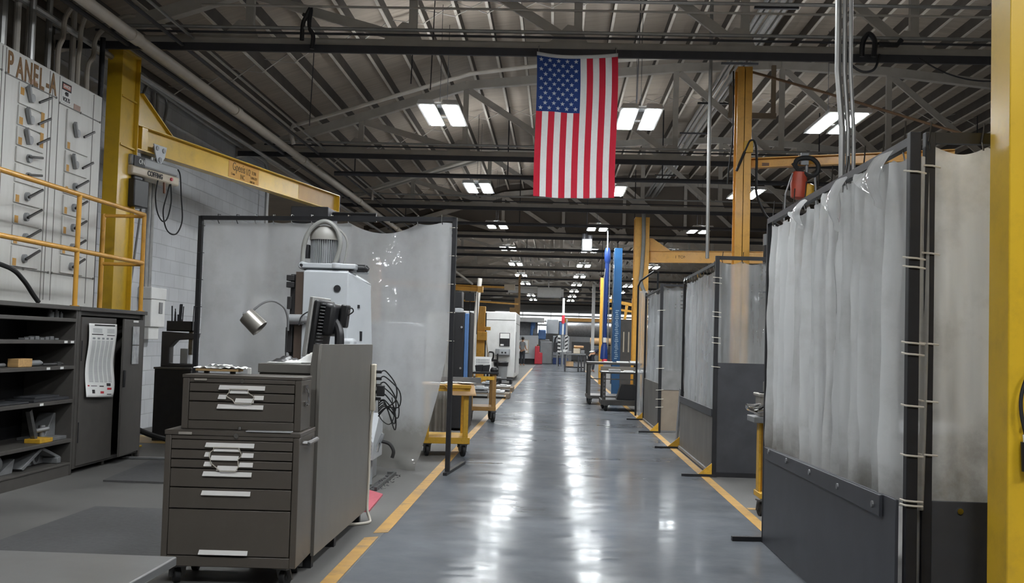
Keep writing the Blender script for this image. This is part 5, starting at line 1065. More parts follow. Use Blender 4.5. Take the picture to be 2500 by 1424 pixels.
# yellow jib cranes on the right -------------------------------------------------
def jib(name, label, x, y, z, w, boom_p1, zb, hb_, gus=True):
    t = thing(name, label, 'crane', (x+w/2, y, 0))
    mb = MB(); mb.box(x, y, .02, x+w, y+.016, z); mb.box(x, y+w*1.2, .02, x+w, y+w*1.2+.016, z); mb.box(x+w/2-.006, y, .02, x+w/2+.006, y+w*1.2, z); mb.box(x, y, z, x+w, y+w*1.2, z+.015); mb.build('column', YEL2, t, bevel=.002)
    B(x-.12, y-.12, 0, x+w+.12, y+w*1.2+.12, .02).build('base_plate', YEL2, t, smooth=0)
    p0 = Vector((x+w, y+w*.6, zb)); p1 = Vector(boom_p1); mb = MB(); mb.ibeam(p0, p1, .12, hb_, .012, .01); mb.build('boom', YEL2, t, bevel=.001)
    return t, p0, p1
ja, pa0, pa1 = jib('jib_crane', 'yellow jib crane on the right whose boom carries a chain fall', 2.14, 13.4, 4.82, .178, (4.5, 12.7, 3.68), 3.665, .12)
mb = MB(); mb.tube([(2.32, 13.45, 4.78), (3.2, 13.3, 4.50), (5.4, 12.9, 3.75)], .016, 6, 1); mb.build('tie_rod', M('rusty_rod', rgb(120, 92, 66), .6), ja)
B(2.455, 13.42, 3.62, 2.62, 13.43, 3.665).build('name_plate', M('brown_plate', rgb(110, 80, 50), .5), ja, smooth=0)
mb = MB(); mb.tube([(2.14, 13.38, 3.55), (2.25, 13.38, 3.82), (2.30, 13.38, 3.92), (2.36, 13.38, 3.90), (2.38, 13.38, 3.72), (2.38, 13.38, 3.4), (2.40, 13.4, 3.25), (2.52, 13.45, 3.02), (2.7, 13.5, 2.9)], .016, 6, 5); mb.build('cable', RUB, ja)
B(2.225, 13.37, 3.78, 2.335, 13.40, 3.92).build('cable_box', YELW, ja, bevel=.004)
mb = MB(); mb.tube([(2.10, 13.5, 4.8), (2.10, 13.45, 4.0), (2.06, 13.45, 3.6), (2.05, 13.45, 3.4)], .01, 6, 3); mb.build('side_cable', RUB, ja)
cf = thing('chain_fall', 'red and yellow chain fall with looped chain on the right-hand boom', 'hoist', (2.95, 13.25, 3.2))
for y in (13.13, 13.27): mb = MB(); mb.bar((2.90, y, 3.60), (2.90, y, 3.74), .09, .03); mb.build('trolley', CASTG, cf)
mb = MB(); mb.tube([(2.78, 13.1, 3.58), (2.80, 13.1, 3.65), (2.88, 13.1, 3.68), (2.98, 13.1, 3.67), (3.05, 13.1, 3.60), (3.04, 13.1, 3.50), (2.96, 13.1, 3.47), (2.84, 13.1, 3.52), (2.76, 13.1, 3.62)], .028, 7, 5); mb.build('coiled_hose', RUB, cf)
mb = MB(); mb.lathe((2.84, 13.15, 3.37), [(.04, -.18), (.085, -.16), (.10, 0), (.085, .14), (.03, .17)], (.05, 0, 1), 16); mb.build('motor', M('orange_red_enamel', rgb(170, 70, 50), .45), cf)
mb = MB(); mb.lathe((2.96, 13.15, 3.28), [(.03, -.09), (.06, -.07), (.06, .08), (.03, .1)], (0, 0, 1), 14); mb.build('gear_case', YELW, cf)
mb = MB(); mb.tube([(2.93, 13.15, 3.62), (2.93, 13.15, 3.45)], .02, 6); mb.tube([(3.02, 13.12, 3.5), (3.04, 13.12, 3.2), (3.05, 13.12, 2.6)], .014, 6); mb.tube([(2.76, 13.12, 3.5), (2.68, 13.12, 3.25), (2.66, 13.12, 2.7)], .01, 6); mb.build('chain', CASTG, cf)
jb, pb0, pb1 = jib('jib_crane', 'yellow jib crane behind the third booth with a plain straight boom', 1.94, 27.7, 4.62, .36, (6.2, 27.3, 3.68), 3.66, .30)
mb = MB(); mb.prism([(2.31, 3.81), (2.88, 3.81), (2.40, 4.13), (2.31, 4.13)], 'y', 27.9, 27.92); mb.build('gusset', YEL2, jb, smooth=0)
text('lettering', '1 TON', .10, LETT, jb, (3.1, 27.78, 3.66), (1, -.1, 0), (0, 0, 1))
mb = MB(); mb.tube([(2.14, 27.66, 4.9), (2.15, 27.64, 4.0), (2.12, 27.64, 3.3), (2.10, 27.6, 3.05), (2.14, 27.5, 2.85), (2.25, 27.3, 2.62)], .05, 8, 5); mb.build('grey_hose', HOSE, jb)
jc2 = thing('yellow_post', 'slim yellow post far back beside the blue mast', 'post', (1.66, 40, 0))
mb = MB(); mb.box(1.60, 39.9, .0, 1.77, 40.1, 3.83); mb.build('shaft', YEL2, jc2, bevel=.01)
# blue masts
bmst = thing('blue_mast', 'tall blue steel mast with a pale printed strip, the right-hand of the blue pair', 'mast', (1.72, 32, 0))
B(1.66, 31.95, .0, 1.89, 32.15, 4.22).build('mast', BLUEG, bmst, bevel=.008)
mb = MB()
for k in range(26): mb.box(1.72+.012*(k % 3), 31.944, 1.02+.055*k, 1.80+.01*((k*7) % 4), 31.95, 1.045+.055*k)
mb.build('printed_strip', M('pale_print', rgb(150, 176, 196), .6), bmst, smooth=0)
mb = MB(); mb.cyl((1.635, 31.98, .3), (1.635, 31.98, 4.1), .018, n=6); mb.build('tube', CHROME, bmst)
t = thing('blue_manipulator', 'slim blue lift tube with hoses and a red tip, left of the blue mast', 'lift', (1.42, 31.8, .9))
mb = MB(); mb.cyl((1.42, 31.8, 1.45), (1.45, 31.8, 3.85), .06); mb.build('tube', BLUE, t)
mb = MB(); mb.lathe((1.455, 31.8, 3.72), [(.05, 0), (.09, .12), (.09, .38), (.06, .48)], (0, 0, 1), 14); mb.build('head', BLUE, t)
mb = MB(); mb.lathe((1.42, 31.8, 1.0), [(.03, -.03), (.11, .02), (.09, .35), (.06, .45)], (0, 0, 1), 14); mb.build('foot_cone', BLUE, t)
mb = MB(); mb.lathe((1.44, 31.75, .93), [(.0, -.09), (.08, -.06), (.09, 0), (.06, .08)], (0, 0, 1), 14); mb.build('red_tip', RED, t)
mb = MB(); mb.cyl((1.52, 31.8, 1.3), (1.53, 31.8, 3.75), .018, n=6); mb.tube([(1.36, 31.75, 1.5), (1.37, 31.75, 3.3), (1.40, 31.75, 3.6)], .015, 6); mb.build('hose', COND, t)
B(1.38, 31.7, 1.48, 1.47, 31.72, 1.62).build('tag', PAPER, t, smooth=0)
mb = MB(); mb.cyl((1.45, 31.8, 4.18), (1.45, 31.8, 4.8), .02, n=6); mb.build('hanger', CASTG, t)
# exhaust drum and hanging conduits
t = thing('exhaust_drum', 'black drum with a pale cap showing above the second booth front', 'fan', (2.5, 13.0, 2.45))
mb = MB(); mb.cyl((2.52, 13.0, 2.2), (2.52, 13.0, 2.62), .11, n=22); mb.build('drum', BLKP, t)
mb = MB(); mb.cyl((2.52, 13.0, 2.62), (2.52, 13.0, 2.75), .115, n=22); mb.build('cap', MGREY2, t)
mb = MB(); mb.cyl((2.52, 13.0, 0), (2.52, 13.0, 2.2), .04); mb.build('stand', BLK, t)
for i, (dx, r) in enumerate(((0, .022), (.045, .016), (.085, .014))):
    mb = MB(); mb.tube([(1.86+dx, 7.5, 6.3), (1.87+dx, 7.5, 3.3), (1.905+dx*.9, 7.5, 2.9), (1.905+dx, 7.5, 1.4)], r, 8, 0)
    tag(mb.build('drop_conduit', COND), 'shiny conduit dropping from the roof into the nearest booth, %s of three' % ['leftmost', 'middle', 'rightmost'][i], 'conduit', 'conduits dropping into the nearest booth')
mb = MB(); mb.tube([(1.755, 13.0, 5.9), (1.755, 13.0, 3.4), (1.76, 13.0, 2.45)], .022, 8); tag(mb.build('drop_conduit', COND), 'single conduit dropping to the second booth beside the yellow jib column', 'conduit')
# vise on a yellow stand -------------------------------------------------------
vs_ = thing('vise_stand', 'yellow wheeled pedestal with a steel vise top beside the nearest booth', 'vise stand', (1.80, 9.6, 0))
mb = MB(); mb.box(1.765, 9.56, .17, 1.785, 9.68, .78); mb.box(1.785, 9.61, .17, 1.83, 9.63, .78); mb.box(1.83, 9.56, .17, 1.85, 9.68, .78); mb.build('leg', YELW, vs_, bevel=.003)
B(1.76, 9.45, .145, 2.1, 9.75, .19).build('foot_bar', YELW, vs_, bevel=.003)
caster(vs_, 1.78, 9.46, .145, .06, 0.2, world=True); caster(vs_, 2.06, 9.46, .145, .06, 0.0, world=True); caster(vs_, 2.0, 9.72, .145, .06, 0.0, world=True)
B(1.70, 9.45, .78, 2.05, 9.8, .83).build('top_plate', CASTG, vs_, bevel=.006)
VG = M('vise_grey', rgb(150, 146, 140), .4, .45, var=.12)
v = thing('bench_vise', 'grey machine vise with a long handle on the yellow pedestal', 'vise', (1.85, 9.6, .83))
mb = MB(); mb.box(1.76, 9.5, .8305, 2.02, 9.74, .90); mb.box(1.76, 9.5, .90, 1.86, 9.74, 1.03); mb.box(1.90, 9.5, .90, 2.02, 9.74, 1.08); mb.box(1.74, 9.49, 1.0, 1.9, 9.75, 1.03); mb.build('body', VG, v, bevel=.008)
mb = MB(); mb.cyl((1.70, 9.47, .875), (1.85, 9.47, .905), .02); mb.cyl((1.66, 9.52, .90), (1.76, 9.52, .92), .026); mb.build('screw', CHROME, v)
mb = MB(); mb.tube([(1.63, 9.4, .935), (1.68, 9.42, .93), (1.75, 9.45, .94)], .012, 6, 3); mb.tube([(1.63, 9.4, .935), (1.64, 9.42, .90), (1.72, 9.44, .87)], .014, 6, 3); mb.build('handle', CHROME, v)
B(1.79, 9.46, 1.04, 1.88, 9.56, 1.13).build('jaw_block', VG, v, bevel=.006)
mb = MB(); mb.cyl((1.80, 9.455, 1.085), (1.80, 9.46, 1.085), .016, n=12); mb.build('hole', BLKP, v)
mb = MB(); mb.tube([(1.73, 9.42, .90), (1.79, 9.40, .94), (1.82, 9.40, 1.0), (1.90, 9.42, 1.04)], .014, 6, 5); mb.build('hose', RUB, v)

# carts beyond the booths --------------------------------------------------------
MESH_ = M('worn_dark_cart_steel', rgb(74, 72, 70), .45, .4, var=.2, scale=6)
r1 = thing('work_cart', 'dark steel cart with a white-covered top and slotted corner posts beside the third booth', 'cart', (1.48, 24.2, 0))
for x in (1.08, 2.0):
    for y in (23.75, 24.75): B(x-.035, y-.035, .13, x+.035, y+.035, .80).build('leg', MESH_, r1, bevel=.003)
B(1.02, 23.68, .80, 2.06, 24.82, .835).build('top', MESH_, r1, bevel=.004); B(1.02, 23.68, .13, 2.06, 24.82, .24).build('bottom_shelf', MESH_, r1, bevel=.006)
B(1.04, 24.76, .835, 2.06, 24.8, .93).build('back_rail', M('slotted_rail', rgb(120, 114, 106), .5, .3), r1, bevel=.003)
for x in (1.08, 2.0):
    mb = MB()
    for k in range(6): mb.box(x-.012, 23.712, .30+k*.08, x+.012, 23.716, .345+k*.08)
    mb.build('slots', CASTG, r1, smooth=0)
for x, y, a in ((1.13, 23.72, .4), (1.10, 24.6, .2), (1.97, 23.75, 0), (1.97, 24.6, .1)): caster(r1, x, y, .13, .062, a, world=True)
tag(B(1.04, 23.66, .8355, 2.04, 24.3, .843).build('white_sheet', PAPER, smooth=0), 'white sheet covering the front of the cart top', 'sheet')
for i, (x, w, h) in enumerate(((1.60, .2, .03), (1.86, .22, .045), (1.30, .25, .05))):
    tag(B(x-w/2, 23.72, .8435, x+w/2, 23.95, .8435+h).build('paper_box', PAPER if i < 2 else MGREY2, bevel=.004), ['flat white carton in the middle of the white-covered cart', 'taller white carton at the right end of the white-covered cart', 'grey tray at the left of the white-covered cart'][i], 'carton')
mb = MB(); mb.prism([(1.36, .2405), (1.86, .2405), (1.86, .56), (1.46, .56)], 'y', 23.9, 24.4); tag(mb.build('black_bin', BLKP, bevel=.01), 'black slant-sided bin on the lower shelf of the white-covered cart', 'bin')
r2 = thing('work_cart', 'dark perforated steel cart standing behind the white-covered cart', 'cart', (1.4, 26.7, 0))
for x in (.83, 1.98):
    for y in (26.05, 27.2): B(x-.035, y-.035, .15, x+.035, y+.035, .95).build('leg', MESH_, r2, bevel=.003)
B(.78, 26.0, .95, 2.05, 27.25, 1.0).build('top', MESH_, r2, bevel=.004); B(.78, 26.0, .15, 2.05, 27.25, .22).build('bottom_shelf', MESH_, r2, bevel=.004); B(.80, 26.02, .60, 2.0, 26.05, .625).build('brace', MESH_, r2, smooth=0)
for x, y in ((.86, 26.05), (.86, 27.1), (1.95, 26.05), (1.95, 27.1)): caster(r2, x, y, .15, .07, .3, world=True)
for i, (x, w) in enumerate(((1.28, .2), (1.62, .28), (1.9, .2))): tag(B(x-w/2, 26.2, 1.0005, x+w/2, 26.5, 1.02+.012*i).build('paper_stack', PAPER, smooth=0), 'white papers on the perforated cart, %s' % ['left pile', 'middle pile', 'right pile'][i], 'papers', 'papers on the perforated cart')

# carts on the left of the aisle -------------------------------------------------
l1 = thing('yellow_cart', 'yellow wheeled cart with papers and a cardboard flap beside the clear screen', 'cart', (-1.32, 13.75, 0), .13)
def LB(*a): return MB().box(*a)
for x in (-.245, .225):
    for y in (-.33, .33): LB(x-.03, y-.03, .165, x+.03, y+.03, .83).build('leg', YELW, l1, bevel=.003, world=False)
LB(-.30, -.38, .83, .28, .38, .87).build('top', YELW, l1, bevel=.004, world=False); LB(-.30, -.38, .16, .28, .38, .235).build('bottom_shelf', YELW, l1, bevel=.004, world=False)
LB(-.29, -.36, .79, .27, -.345, .83).build('apron', YELW, l1, world=False, smooth=0)
for x, y, a in ((-.23, -.3, .2), (.21, -.3, .3), (-.23, .3, 0), (.21, .3, .2)): caster(l1, x, y, .162, .07, a)
t = thing('cardboard_sheet', 'brown cardboard sheet drooping over the corner of the yellow cart', 'cardboard', (-1.32, 13.75, .87), .13)
def flap(u, v):
    q = max(0, 1-v/.28); w = min(1, max(0, (u-.42)/.12))
    return Vector((-.31+.63*u+.02*q*w, -.40+.74*v-.015*q*w if v > .28 or w == 0 else -.40-.02*w+.74*v*(1-w)+.2072*w*(1-q*.0)*min(1, v/.28)-.02*q*w, .005-.115*q*w-.012*q))
mb = MB(); mb.grid(flap, 30, 18); mb.build('sheet', CARD, t, solid=.004, world=False, smooth=60)
for i, (x, y, w) in enumerate(((-1.42, 13.62, .2), (-1.24, 13.8, .22), (-1.08, 13.66, .18))):
    tag(MB().obox((x, y, .882+.004*i), (w, .26, .004), rz=.2*i).build('loose_paper', PAPER, smooth=0), 'loose white sheet on the yellow cart, %s of three' % ['leftmost', 'middle', 'rightmost'][i], 'paper', 'papers on the yellow cart')
tag(MB().obox((-1.22, 14.02, .91), (.6, .05, .07), rz=.13).build('steel_angle', CASTG), 'grey steel angle lying along the back of the yellow cart', 'steel angle')
l2 = thing('brown_cart', 'worn brown-yellow wheeled cart carrying black bins, second cart on the left', 'cart', (-1.28, 19.7, 0), .12)
for x in (-.2, .2):
    for y in (-.36, .36): LB(x-.035, y-.035, .2, x+.035, y+.035, .84).build('leg', BRNY, l2, bevel=.003, world=False)
LB(-.27, -.42, .84, .27, .42, .875).build('top', BLK, l2, bevel=.004, world=False); LB(-.24, -.4, .2, .24, .4, .27).build('bottom_shelf', BRNY, l2, bevel=.004, world=False); LB(-.1, -.40, .74, .2, -.36, .80).build('bracket', YELW, l2, world=False, smooth=0)
for x, y in ((-.2, -.36), (.2, -.36), (-.2, .36), (.2, .36)): caster(l2, x, y, .2, .085, .25)
for i, (x, y) in enumerate(((-1.32, 19.52), (-1.20, 19.55))):
    mb = MB(); mb.prism([(x-.055, .8755), (x+.055, .8755), (x+.07, 1.0), (x-.07, .985)], 'y', y-.06, y+.08); tag(mb.build('parts_bin', BLKP, bevel=.006), 'black plastic parts bin on the brown cart, %s of two' % ['left', 'right'][i], 'bin', 'bins on the brown cart')
t = thing('document_holder', 'white printed sheet standing upright behind the black bins', 'document', (-1.27, 19.75, .876)); MB().obox((-1.27, 19.75, 1.01), (.3, .015, .25), rx=-.1).build('board', PAPER, t, smooth=0)
mb = MB()
for r in range(3):
    for c in range(9): mb.obox((-1.38+c*.027, 19.735-.0, 1.08-r*.045), (.012, .004, .03), rx=-.1)
mb.build('print', GINK, t, smooth=0)
mb = MB(); mb.lathe((-1.05, 19.5, .8755), [(.07, 0), (.075, .04), (.05, .08), (0, .09)], (0, 0, 1), 14); tag(mb.build('cap', BLKP), 'black rounded cap lying at the right end of the brown cart', 'cap')
# black cabinet behind the yellow cart
t = thing('control_cabinet', 'tall black control cabinet with a blue edge behind the yellow cart', 'cabinet', (-1.45, 17.5, 0))
B(-1.64, 17.3, .04, -1.42, 18.1, 1.86).build('body', BLKP, t, bevel=.01); B(-1.415, 17.3, .04, -1.35, 18.1, 1.84).build('blue_door', M('steel_blue', rgb(78, 112, 160), .4), t, bevel=.01); B(-1.345, 17.32, .04, -1.327, 18.1, 1.86).build('edge', BLK, t, smooth=0)
for z in (1.62, .98):
    mb = MB(); mb.cyl((-1.46, 17.30, z), (-1.46, 17.26, z), .018); mb.build('knob', CHROME, t)
for x in (-1.58, -1.40): B(x-.04, 17.4, 0, x+.04, 18.0, .04).build('foot', BLK, t, smooth=0)
t = thing('grey_drape', 'grey hanging drape between the clear screen and the black cabinet', 'drape', (-1.75, 16.6, 0))
pleat_sheet(t, (-1.95, 16.8), (-1.57, 16.8), 1.85, .02, 3, .03, PVCD, 3, 77, sharp=False)
mb = MB(); mb.bar((-1.98, 16.82, 1.87), (-1.55, 16.82, 1.87), .03, .03); mb.bar((-1.98, 16.84, 0), (-1.98, 16.84, 1.87), .03, .03); mb.build('rod', BLK, t)
# ================================================================== THE FAR HALL
# white machining centre on the left
t = thing('machining_centre', 'big white enclosed machining centre on the left of the far aisle', 'machine', (-2.6, 43, 0))
B(-4.2, 40.5, .12, -1.43, 45.0, 2.52).build('enclosure', WHT, t, bevel=.04); B(-4.2, 40.5, 0, -1.5, 45.0, .12).build('plinth', BLK, t, smooth=0)
mb = MB(); mb.box(-4.19, 40.49, 2.22, -1.46, 40.5, 2.235); mb.box(-1.43, 40.5, 2.1, -1.42, 45, 2.115); mb.build('seam', CASTG, t, smooth=0)
w = B(-2.02, 40.47, 1.26, -1.64, 40.5, 1.75).build('window', BLKP, t, bevel=.01); B(-2.0, 40.462, 1.55, -1.66, 40.47, 1.73).build('pale_pane_band', PAPER, w, smooth=0); B(-1.98, 40.462, 1.28, -1.86, 40.47, 1.34).build('sticker', PAPER, w, smooth=0)  # plain white band across the upper part of the pane
c = B(-2.15, 40.3, .92, -1.62, 40.5, 1.17).build('control_panel', MGREY2, t, bevel=.02); B(-2.0, 40.29, .96, -1.66, 40.3, 1.15).build('keypad', MGREY, c, smooth=0)
for x in (-1.9, -1.78): B(x-.03, 40.28, 1.0, x+.03, 40.29, 1.06).build('button', BLKP, c, smooth=0)
B(-1.5, 40.60, .3, -1.422, 40.8, 1.8).build('door_edge', BLK, t, smooth=0)
t = thing('trash_can', 'grey waste bin with a black liner in front of the white machining centre', 'bin', (-1.9, 40.0, 0))
mb = MB(); mb.lathe((-1.92, 40.0, 0), [(.22, 0), (.25, .62), (.27, .64), (.25, .66), (.2, .6)], (0, 0, 1), 20); mb.build('bin', MGREY2, t)
mb = MB(); mb.lathe((-1.92, 40.0, 0), [(.262, .55), (.272, .64), (.28, .68), (.25, .72), (.1, .66)], (0, 0, 1), 20); mb.build('liner', BLKP, t)
t = thing('pallet_jack', 'black pallet truck handle and mast left of the waste bin', 'pallet truck', (-2.35, 39.0, 0))
mb = MB(); mb.bar((-2.33, 39, .1), (-2.33, 39, 1.05), .07, .07); mb.tube([(-2.30, 39, 1.05), (-2.17, 39, 1.04), (-2.14, 39, .95), (-2.17, 39, .80), (-2.28, 39, .77)], .03, 8, 3); mb.build('handle', BLK, t)
B(-2.5, 38.7, .03, -1.95, 39.6, .14).build('forks', BLK, t, bevel=.02); B(-2.3, 38.9, .72, -1.98, 39.1, .80).build('crossbar', BLK, t); B(-2.02, 38.95, .1, -1.97, 39.05, 1.0).build('post', BLK, t)
# yellow mast lift
t = thing('mast_lift', 'yellow upright lifting mast in front of the white machining centre', 'lift', (-2.55, 38, 0))
B(-2.68, 37.9, .02, -2.40, 38.15, 2.62).build('mast', YEL2, t, bevel=.01); B(-2.40, 37.95, .1, -2.36, 38.05, 2.4).build('channel', BLK, t, smooth=0); B(-2.66, 37.7, 1.45, -2.32, 37.9, 1.75).build('carriage', YEL2, t, bevel=.02); B(-2.42, 37.75, 1.80, -2.2, 37.9, 1.92).build('arm', YEL2, t, bevel=.01); B(-2.8, 37.6, .02, -2.3, 38.3, .12).build('base', YEL2, t, bevel=.01)
mb = MB(); mb.tube([(-2.34, 37.8, 1.46), (-2.30, 37.8, 1.2), (-2.26, 37.8, .9), (-2.3, 37.8, .65)], .025, 6, 4); mb.build('hose', CREAM, t)
# pallets and blanks on the floor
for i, (x0, x1, y0, y1, h) in enumerate(((-2.1, -1.10, 27.6, 28.7, .13), (-2.1, -1.15, 31.4, 32.6, .12), (-2.25, -1.42, 37.4, 38.3, .16))):
    t = thing('pallet', '%s low pallet of steel blanks along the left edge of the aisle' % ORD[i], 'pallet', ((x0+x1)/2, (y0+y1)/2, 0), 0, 'pallets of blanks')
    mb = MB(); mb.box(x0, y0, h-.03, x1, y1, h)
    for k in range(3): x = x0+.04+(x1-x0-.08)*k/2; mb.box(x-.04, y0, 0, x+.04, y1, h-.03)
    mb.build('deck', M('grey_wood', rgb(120, 108, 94), .8, var=.2) if i < 2 else BLK, t, smooth=0)
    for k in range(3 if i < 2 else 1):
        mb = MB(); z = h+.001+.081*(k//2); x = x0+.05+.42*(k % 2)
        mb.box(x, y0+.05, z, x+.40, y0+.7, z+.05); mb.box(x+.1, y0+.12, z+.05, x+.3, y0+.5, z+.08)
        tag(mb.build('steel_blank', [CASTG, M('pale_plate', rgb(200, 200, 200), .4, .3), MGREY][k % 3], bevel=.01), 'flat metal blank %s the %s pallet' % (['at the left of', 'at the right of', 'stacked second layer on'][k], ORD[i]), 'blank', 'blanks on the pallets')
# jib boom, posts and cabinets in the left distance
t = thing('jib_boom', 'short yellow boom poking out above the clear screen corner', 'boom', (-2.6, 30, 2.85)); mb = MB(); mb.ibeam((-5.0, 30.3, 2.98), (-2.02, 30, 2.83), .14, .15, .015, .012); mb.build('beam', YEL2, t); B(-2.12, 29.85, 2.74, -1.98, 30.1, 2.90).build('end_stop', YEL2, t)
mb = MB(); mb.ibeam((-5.0, 30.3, 0), (-5.0, 30.3, 3.6), .3, .3, .015, .012, (0, 1, 0)); mb.build('column', YEL2, t)
t = thing('boom_hoist', 'dark small hoist below the short yellow boom', 'hoist', (-2.4, 30, 2.4)); mb = MB(); mb.box(-2.46, 29.9, 2.50, -2.2, 30.1, 2.72); mb.cyl((-2.33, 30, 1.6), (-2.33, 30, 2.76), .012, n=5); mb.cyl((-2.12, 30, 1.6), (-2.12, 30, 2.74), .012, n=5); mb.build('body', BLKP, t)
t = thing('inclined_post', 'slanting grey post left of the white machining centre', 'post', (-2.5, 33, 0)); mb = MB(); mb.cyl((-2.55, 33, .0), (-2.28, 33, 3.3), .07); mb.build('tube', TRUSS, t)
t = thing('stacked_cabinets', 'dark and pale boxes stacked behind the edge of the clear screen', 'boxes', (-2.6, 27, 0)); B(-2.9, 26.5, 0, -2.3, 27.2, 1.6).build('lower_box', MGREY2, t, bevel=.02); B(-2.55, 26.5, 1.6, -2.2, 27.1, 1.95).build('middle_box', WHT, t, bevel=.02); B(-2.6, 26.5, 1.95, -2.25, 27.1, 2.2).build('pale_box', MGREY, t, bevel=.02); B(-2.55, 26.5, 2.2, -2.25, 27.0, 2.6).build('dark_box', BLKP, t, bevel=.02)
t = thing('yellow_gantry', 'yellow overhead gantry beams above the white machining centre', 'gantry', (-2.6, 52, 0))
mb = MB(); mb.bar((-5.2, 52, 3.36), (-1.75, 52, 3.22), .12, .08); mb.bar((-5.2, 52, 2.62), (-1.75, 52, 2.56), .12, .08); mb.bar((-5.2, 52.3, 4.05), (-2.1, 52.3, 4.0), .1, .1); mb.build('beam', YEL2, t)
mb = MB(); mb.bar((-1.85, 52, 2.55), (-1.85, 52, 3.5), .16, .1); mb.box(-2.15, 51.9, 2.6, -1.75, 52.1, 3.05); mb.bar((-1.72, 52, 0), (-1.72, 52, 4.6), .1, .1); mb.build('column', BRNY, t); B(-2.45, 52.2, 3.9, -1.95, 52.5, 4.15).build('trolley', CREAM, t)
# person by the machining centre ------------------------------------------------
def skin(name, nodes, edges, mat, parent, sub=2):
    me = bpy.data.meshes.new(name); me.from_pydata([n[0] for n in nodes], edges, []); o = bpy.data.objects.new(name, me); COL.objects.link(o); o.parent = parent
    md = o.modifiers.new('skin', 'SKIN'); md.use_smooth_shade = True
    for i, n in enumerate(nodes):
        s = me.skin_vertices[0].data[i]; s.radius = (n[1], n[2] if len(n) > 2 else n[1]); s.use_root = (i == 0)
    o.modifiers.new('sub', 'SUBSURF').levels = sub; o.modifiers['sub'].render_levels = sub
    me.materials.append(mat); return o
SKIN = M('skin', rgb(186, 140, 112), .5, var=.04)
HAIR = M('dark_hair', rgb(40, 34, 30), .6); TEE = M('grey_tee', rgb(158, 160, 162), .8); JEAN = M('dark_trousers', rgb(58, 60, 66), .8); NAVY = M('navy_cloth', rgb(44, 48, 66), .8)
def fingers(nodes, edges, wrist, d, side, r=.009):
    w = Vector(wrist); d = Vector(d).normalized(); s = Vector(side).normalized(); base = len(nodes)
    nodes.append((tuple(w+d*.05), .030, .018)); edges.append((wrist_i[0], base)); palm = base
    for k, (o, l) in enumerate(((-.03, .065), (-.01, .078), (.01, .073), (.03, .058))):
        b = len(nodes); nodes.append((tuple(w+d*.095+s*o), r, r)); nodes.append((tuple(w+d*(.095+l*.55)+s*o), r, r)); nodes.append((tuple(w+d*(.095+l*.95)+s*o+Vector((0, -.02, 0))), r*.85, r*.85)); edges += [(palm, b), (b, b+1), (b+1, b+2)]
    b = len(nodes); nodes.append((tuple(w+d*.04+s*-.045), r*1.1, r*1.1)); nodes.append((tuple(w+d*.075+s*-.06), r, r)); edges += [(palm, b), (b, b+1)]
wrist_i = [0]
pr = thing('person', 'person in a grey tee and dark trousers standing at the far machine, seen from behind', 'person', (-1.97, 68.2, 0), -.5)
N = [((0, 0, .95), .125, .10), ((0, .01, 1.12), .125, .09), ((0, .02, 1.32), .15, .10), ((0, .01, 1.45), .085, .07), ((0, .02, 1.53), .052, .052), ((0, .04, 1.60), .075, .085), ((0, .045, 1.70), .078, .092), ((0, .04, 1.76), .05, .06)]
Ed = [(i, i+1) for i in range(7)]
for s in (-1, 1):
    b = len(N); N += [((s*.17, .02, 1.43), .058, .058), ((s*.22, -.02, 1.15), .046, .046), ((s*.20, .16, .98), .034, .034)]; Ed += [(3, b), (b, b+1), (b+1, b+2)]
    wrist_i[0] = b+2; fingers(N, Ed, (s*.20, .16, .98), (-s*.1, .9, .1), (0, 0, 1))
    b = len(N); N += [((s*.095, 0, .86), .085, .085), ((s*.10, .02, .48), .058, .058), ((s*.11, -.03, .09), .042, .042), ((s*.115, .10, .035), .04, .03)]; Ed += [(0, b), (b, b+1), (b+1, b+2), (b+2, b+3)]
skin('body', N, Ed, SKIN, pr)
skin('shirt', [((0, 0, .93), .15, .125), ((0, .01, 1.12), .145, .11), ((0, .02, 1.32), .17, .12), ((0, .015, 1.44), .10, .085), ((.17, .02, 1.43), .075, .075), ((.21, -.01, 1.22), .065, .065), ((-.17, .02, 1.43), .075, .075), ((-.21, -.01, 1.22), .065, .065)], [(0, 1), (1, 2), (2, 3), (3, 4), (4, 5), (3, 6), (6, 7)], TEE, pr)
skin('trousers', [((0, 0, .96), .145, .12), ((.095, 0, .84), .10, .10), ((.10, .02, .48), .072, .075), ((.11, -.02, .10), .062, .065), ((-.095, 0, .84), .10, .10), ((-.10, .02, .48), .072, .075), ((-.11, -.02, .10), .062, .065)], [(0, 1), (1, 2), (2, 3), (0, 4), (4, 5), (5, 6)], JEAN, pr)
mb = MB(); mb.lathe((0, .025, 1.655), [(.06, -.06), (.09, -.02), (.098, .04), (.085, .10), (.04, .132), (0, .137)], (0, -.15, 1), 18); mb.build('hair', HAIR, pr, world=False)
mb = MB()
for s in (-1, 1): mb.cyl((s*.032, .128, 1.665), (s*.032, .138, 1.665), .011, n=10)
mb.build('eyes', BLKP, pr, world=False)
mb = MB(); mb.add([(-.014, .13, 1.62), (.014, .13, 1.62), (0, .165, 1.625), (0, .135, 1.665)], [(0, 1, 2), (0, 2, 3), (1, 3, 2), (0, 3, 1)]); mb.build('nose', SKIN, pr, world=False)
mb = MB(); mb.box(-.022, .126, 1.588, .022, .136, 1.594); mb.build('mouth', M('lip', rgb(150, 90, 80), .5), pr, world=False)
mb = MB()
for s in (-1, 1): mb.lathe((s*.085, .03, 1.65), [(.01, -.008), (.028, 0), (.01, .008)], (1, 0, 0), 10)
mb.build('ears', SKIN, pr, world=False)
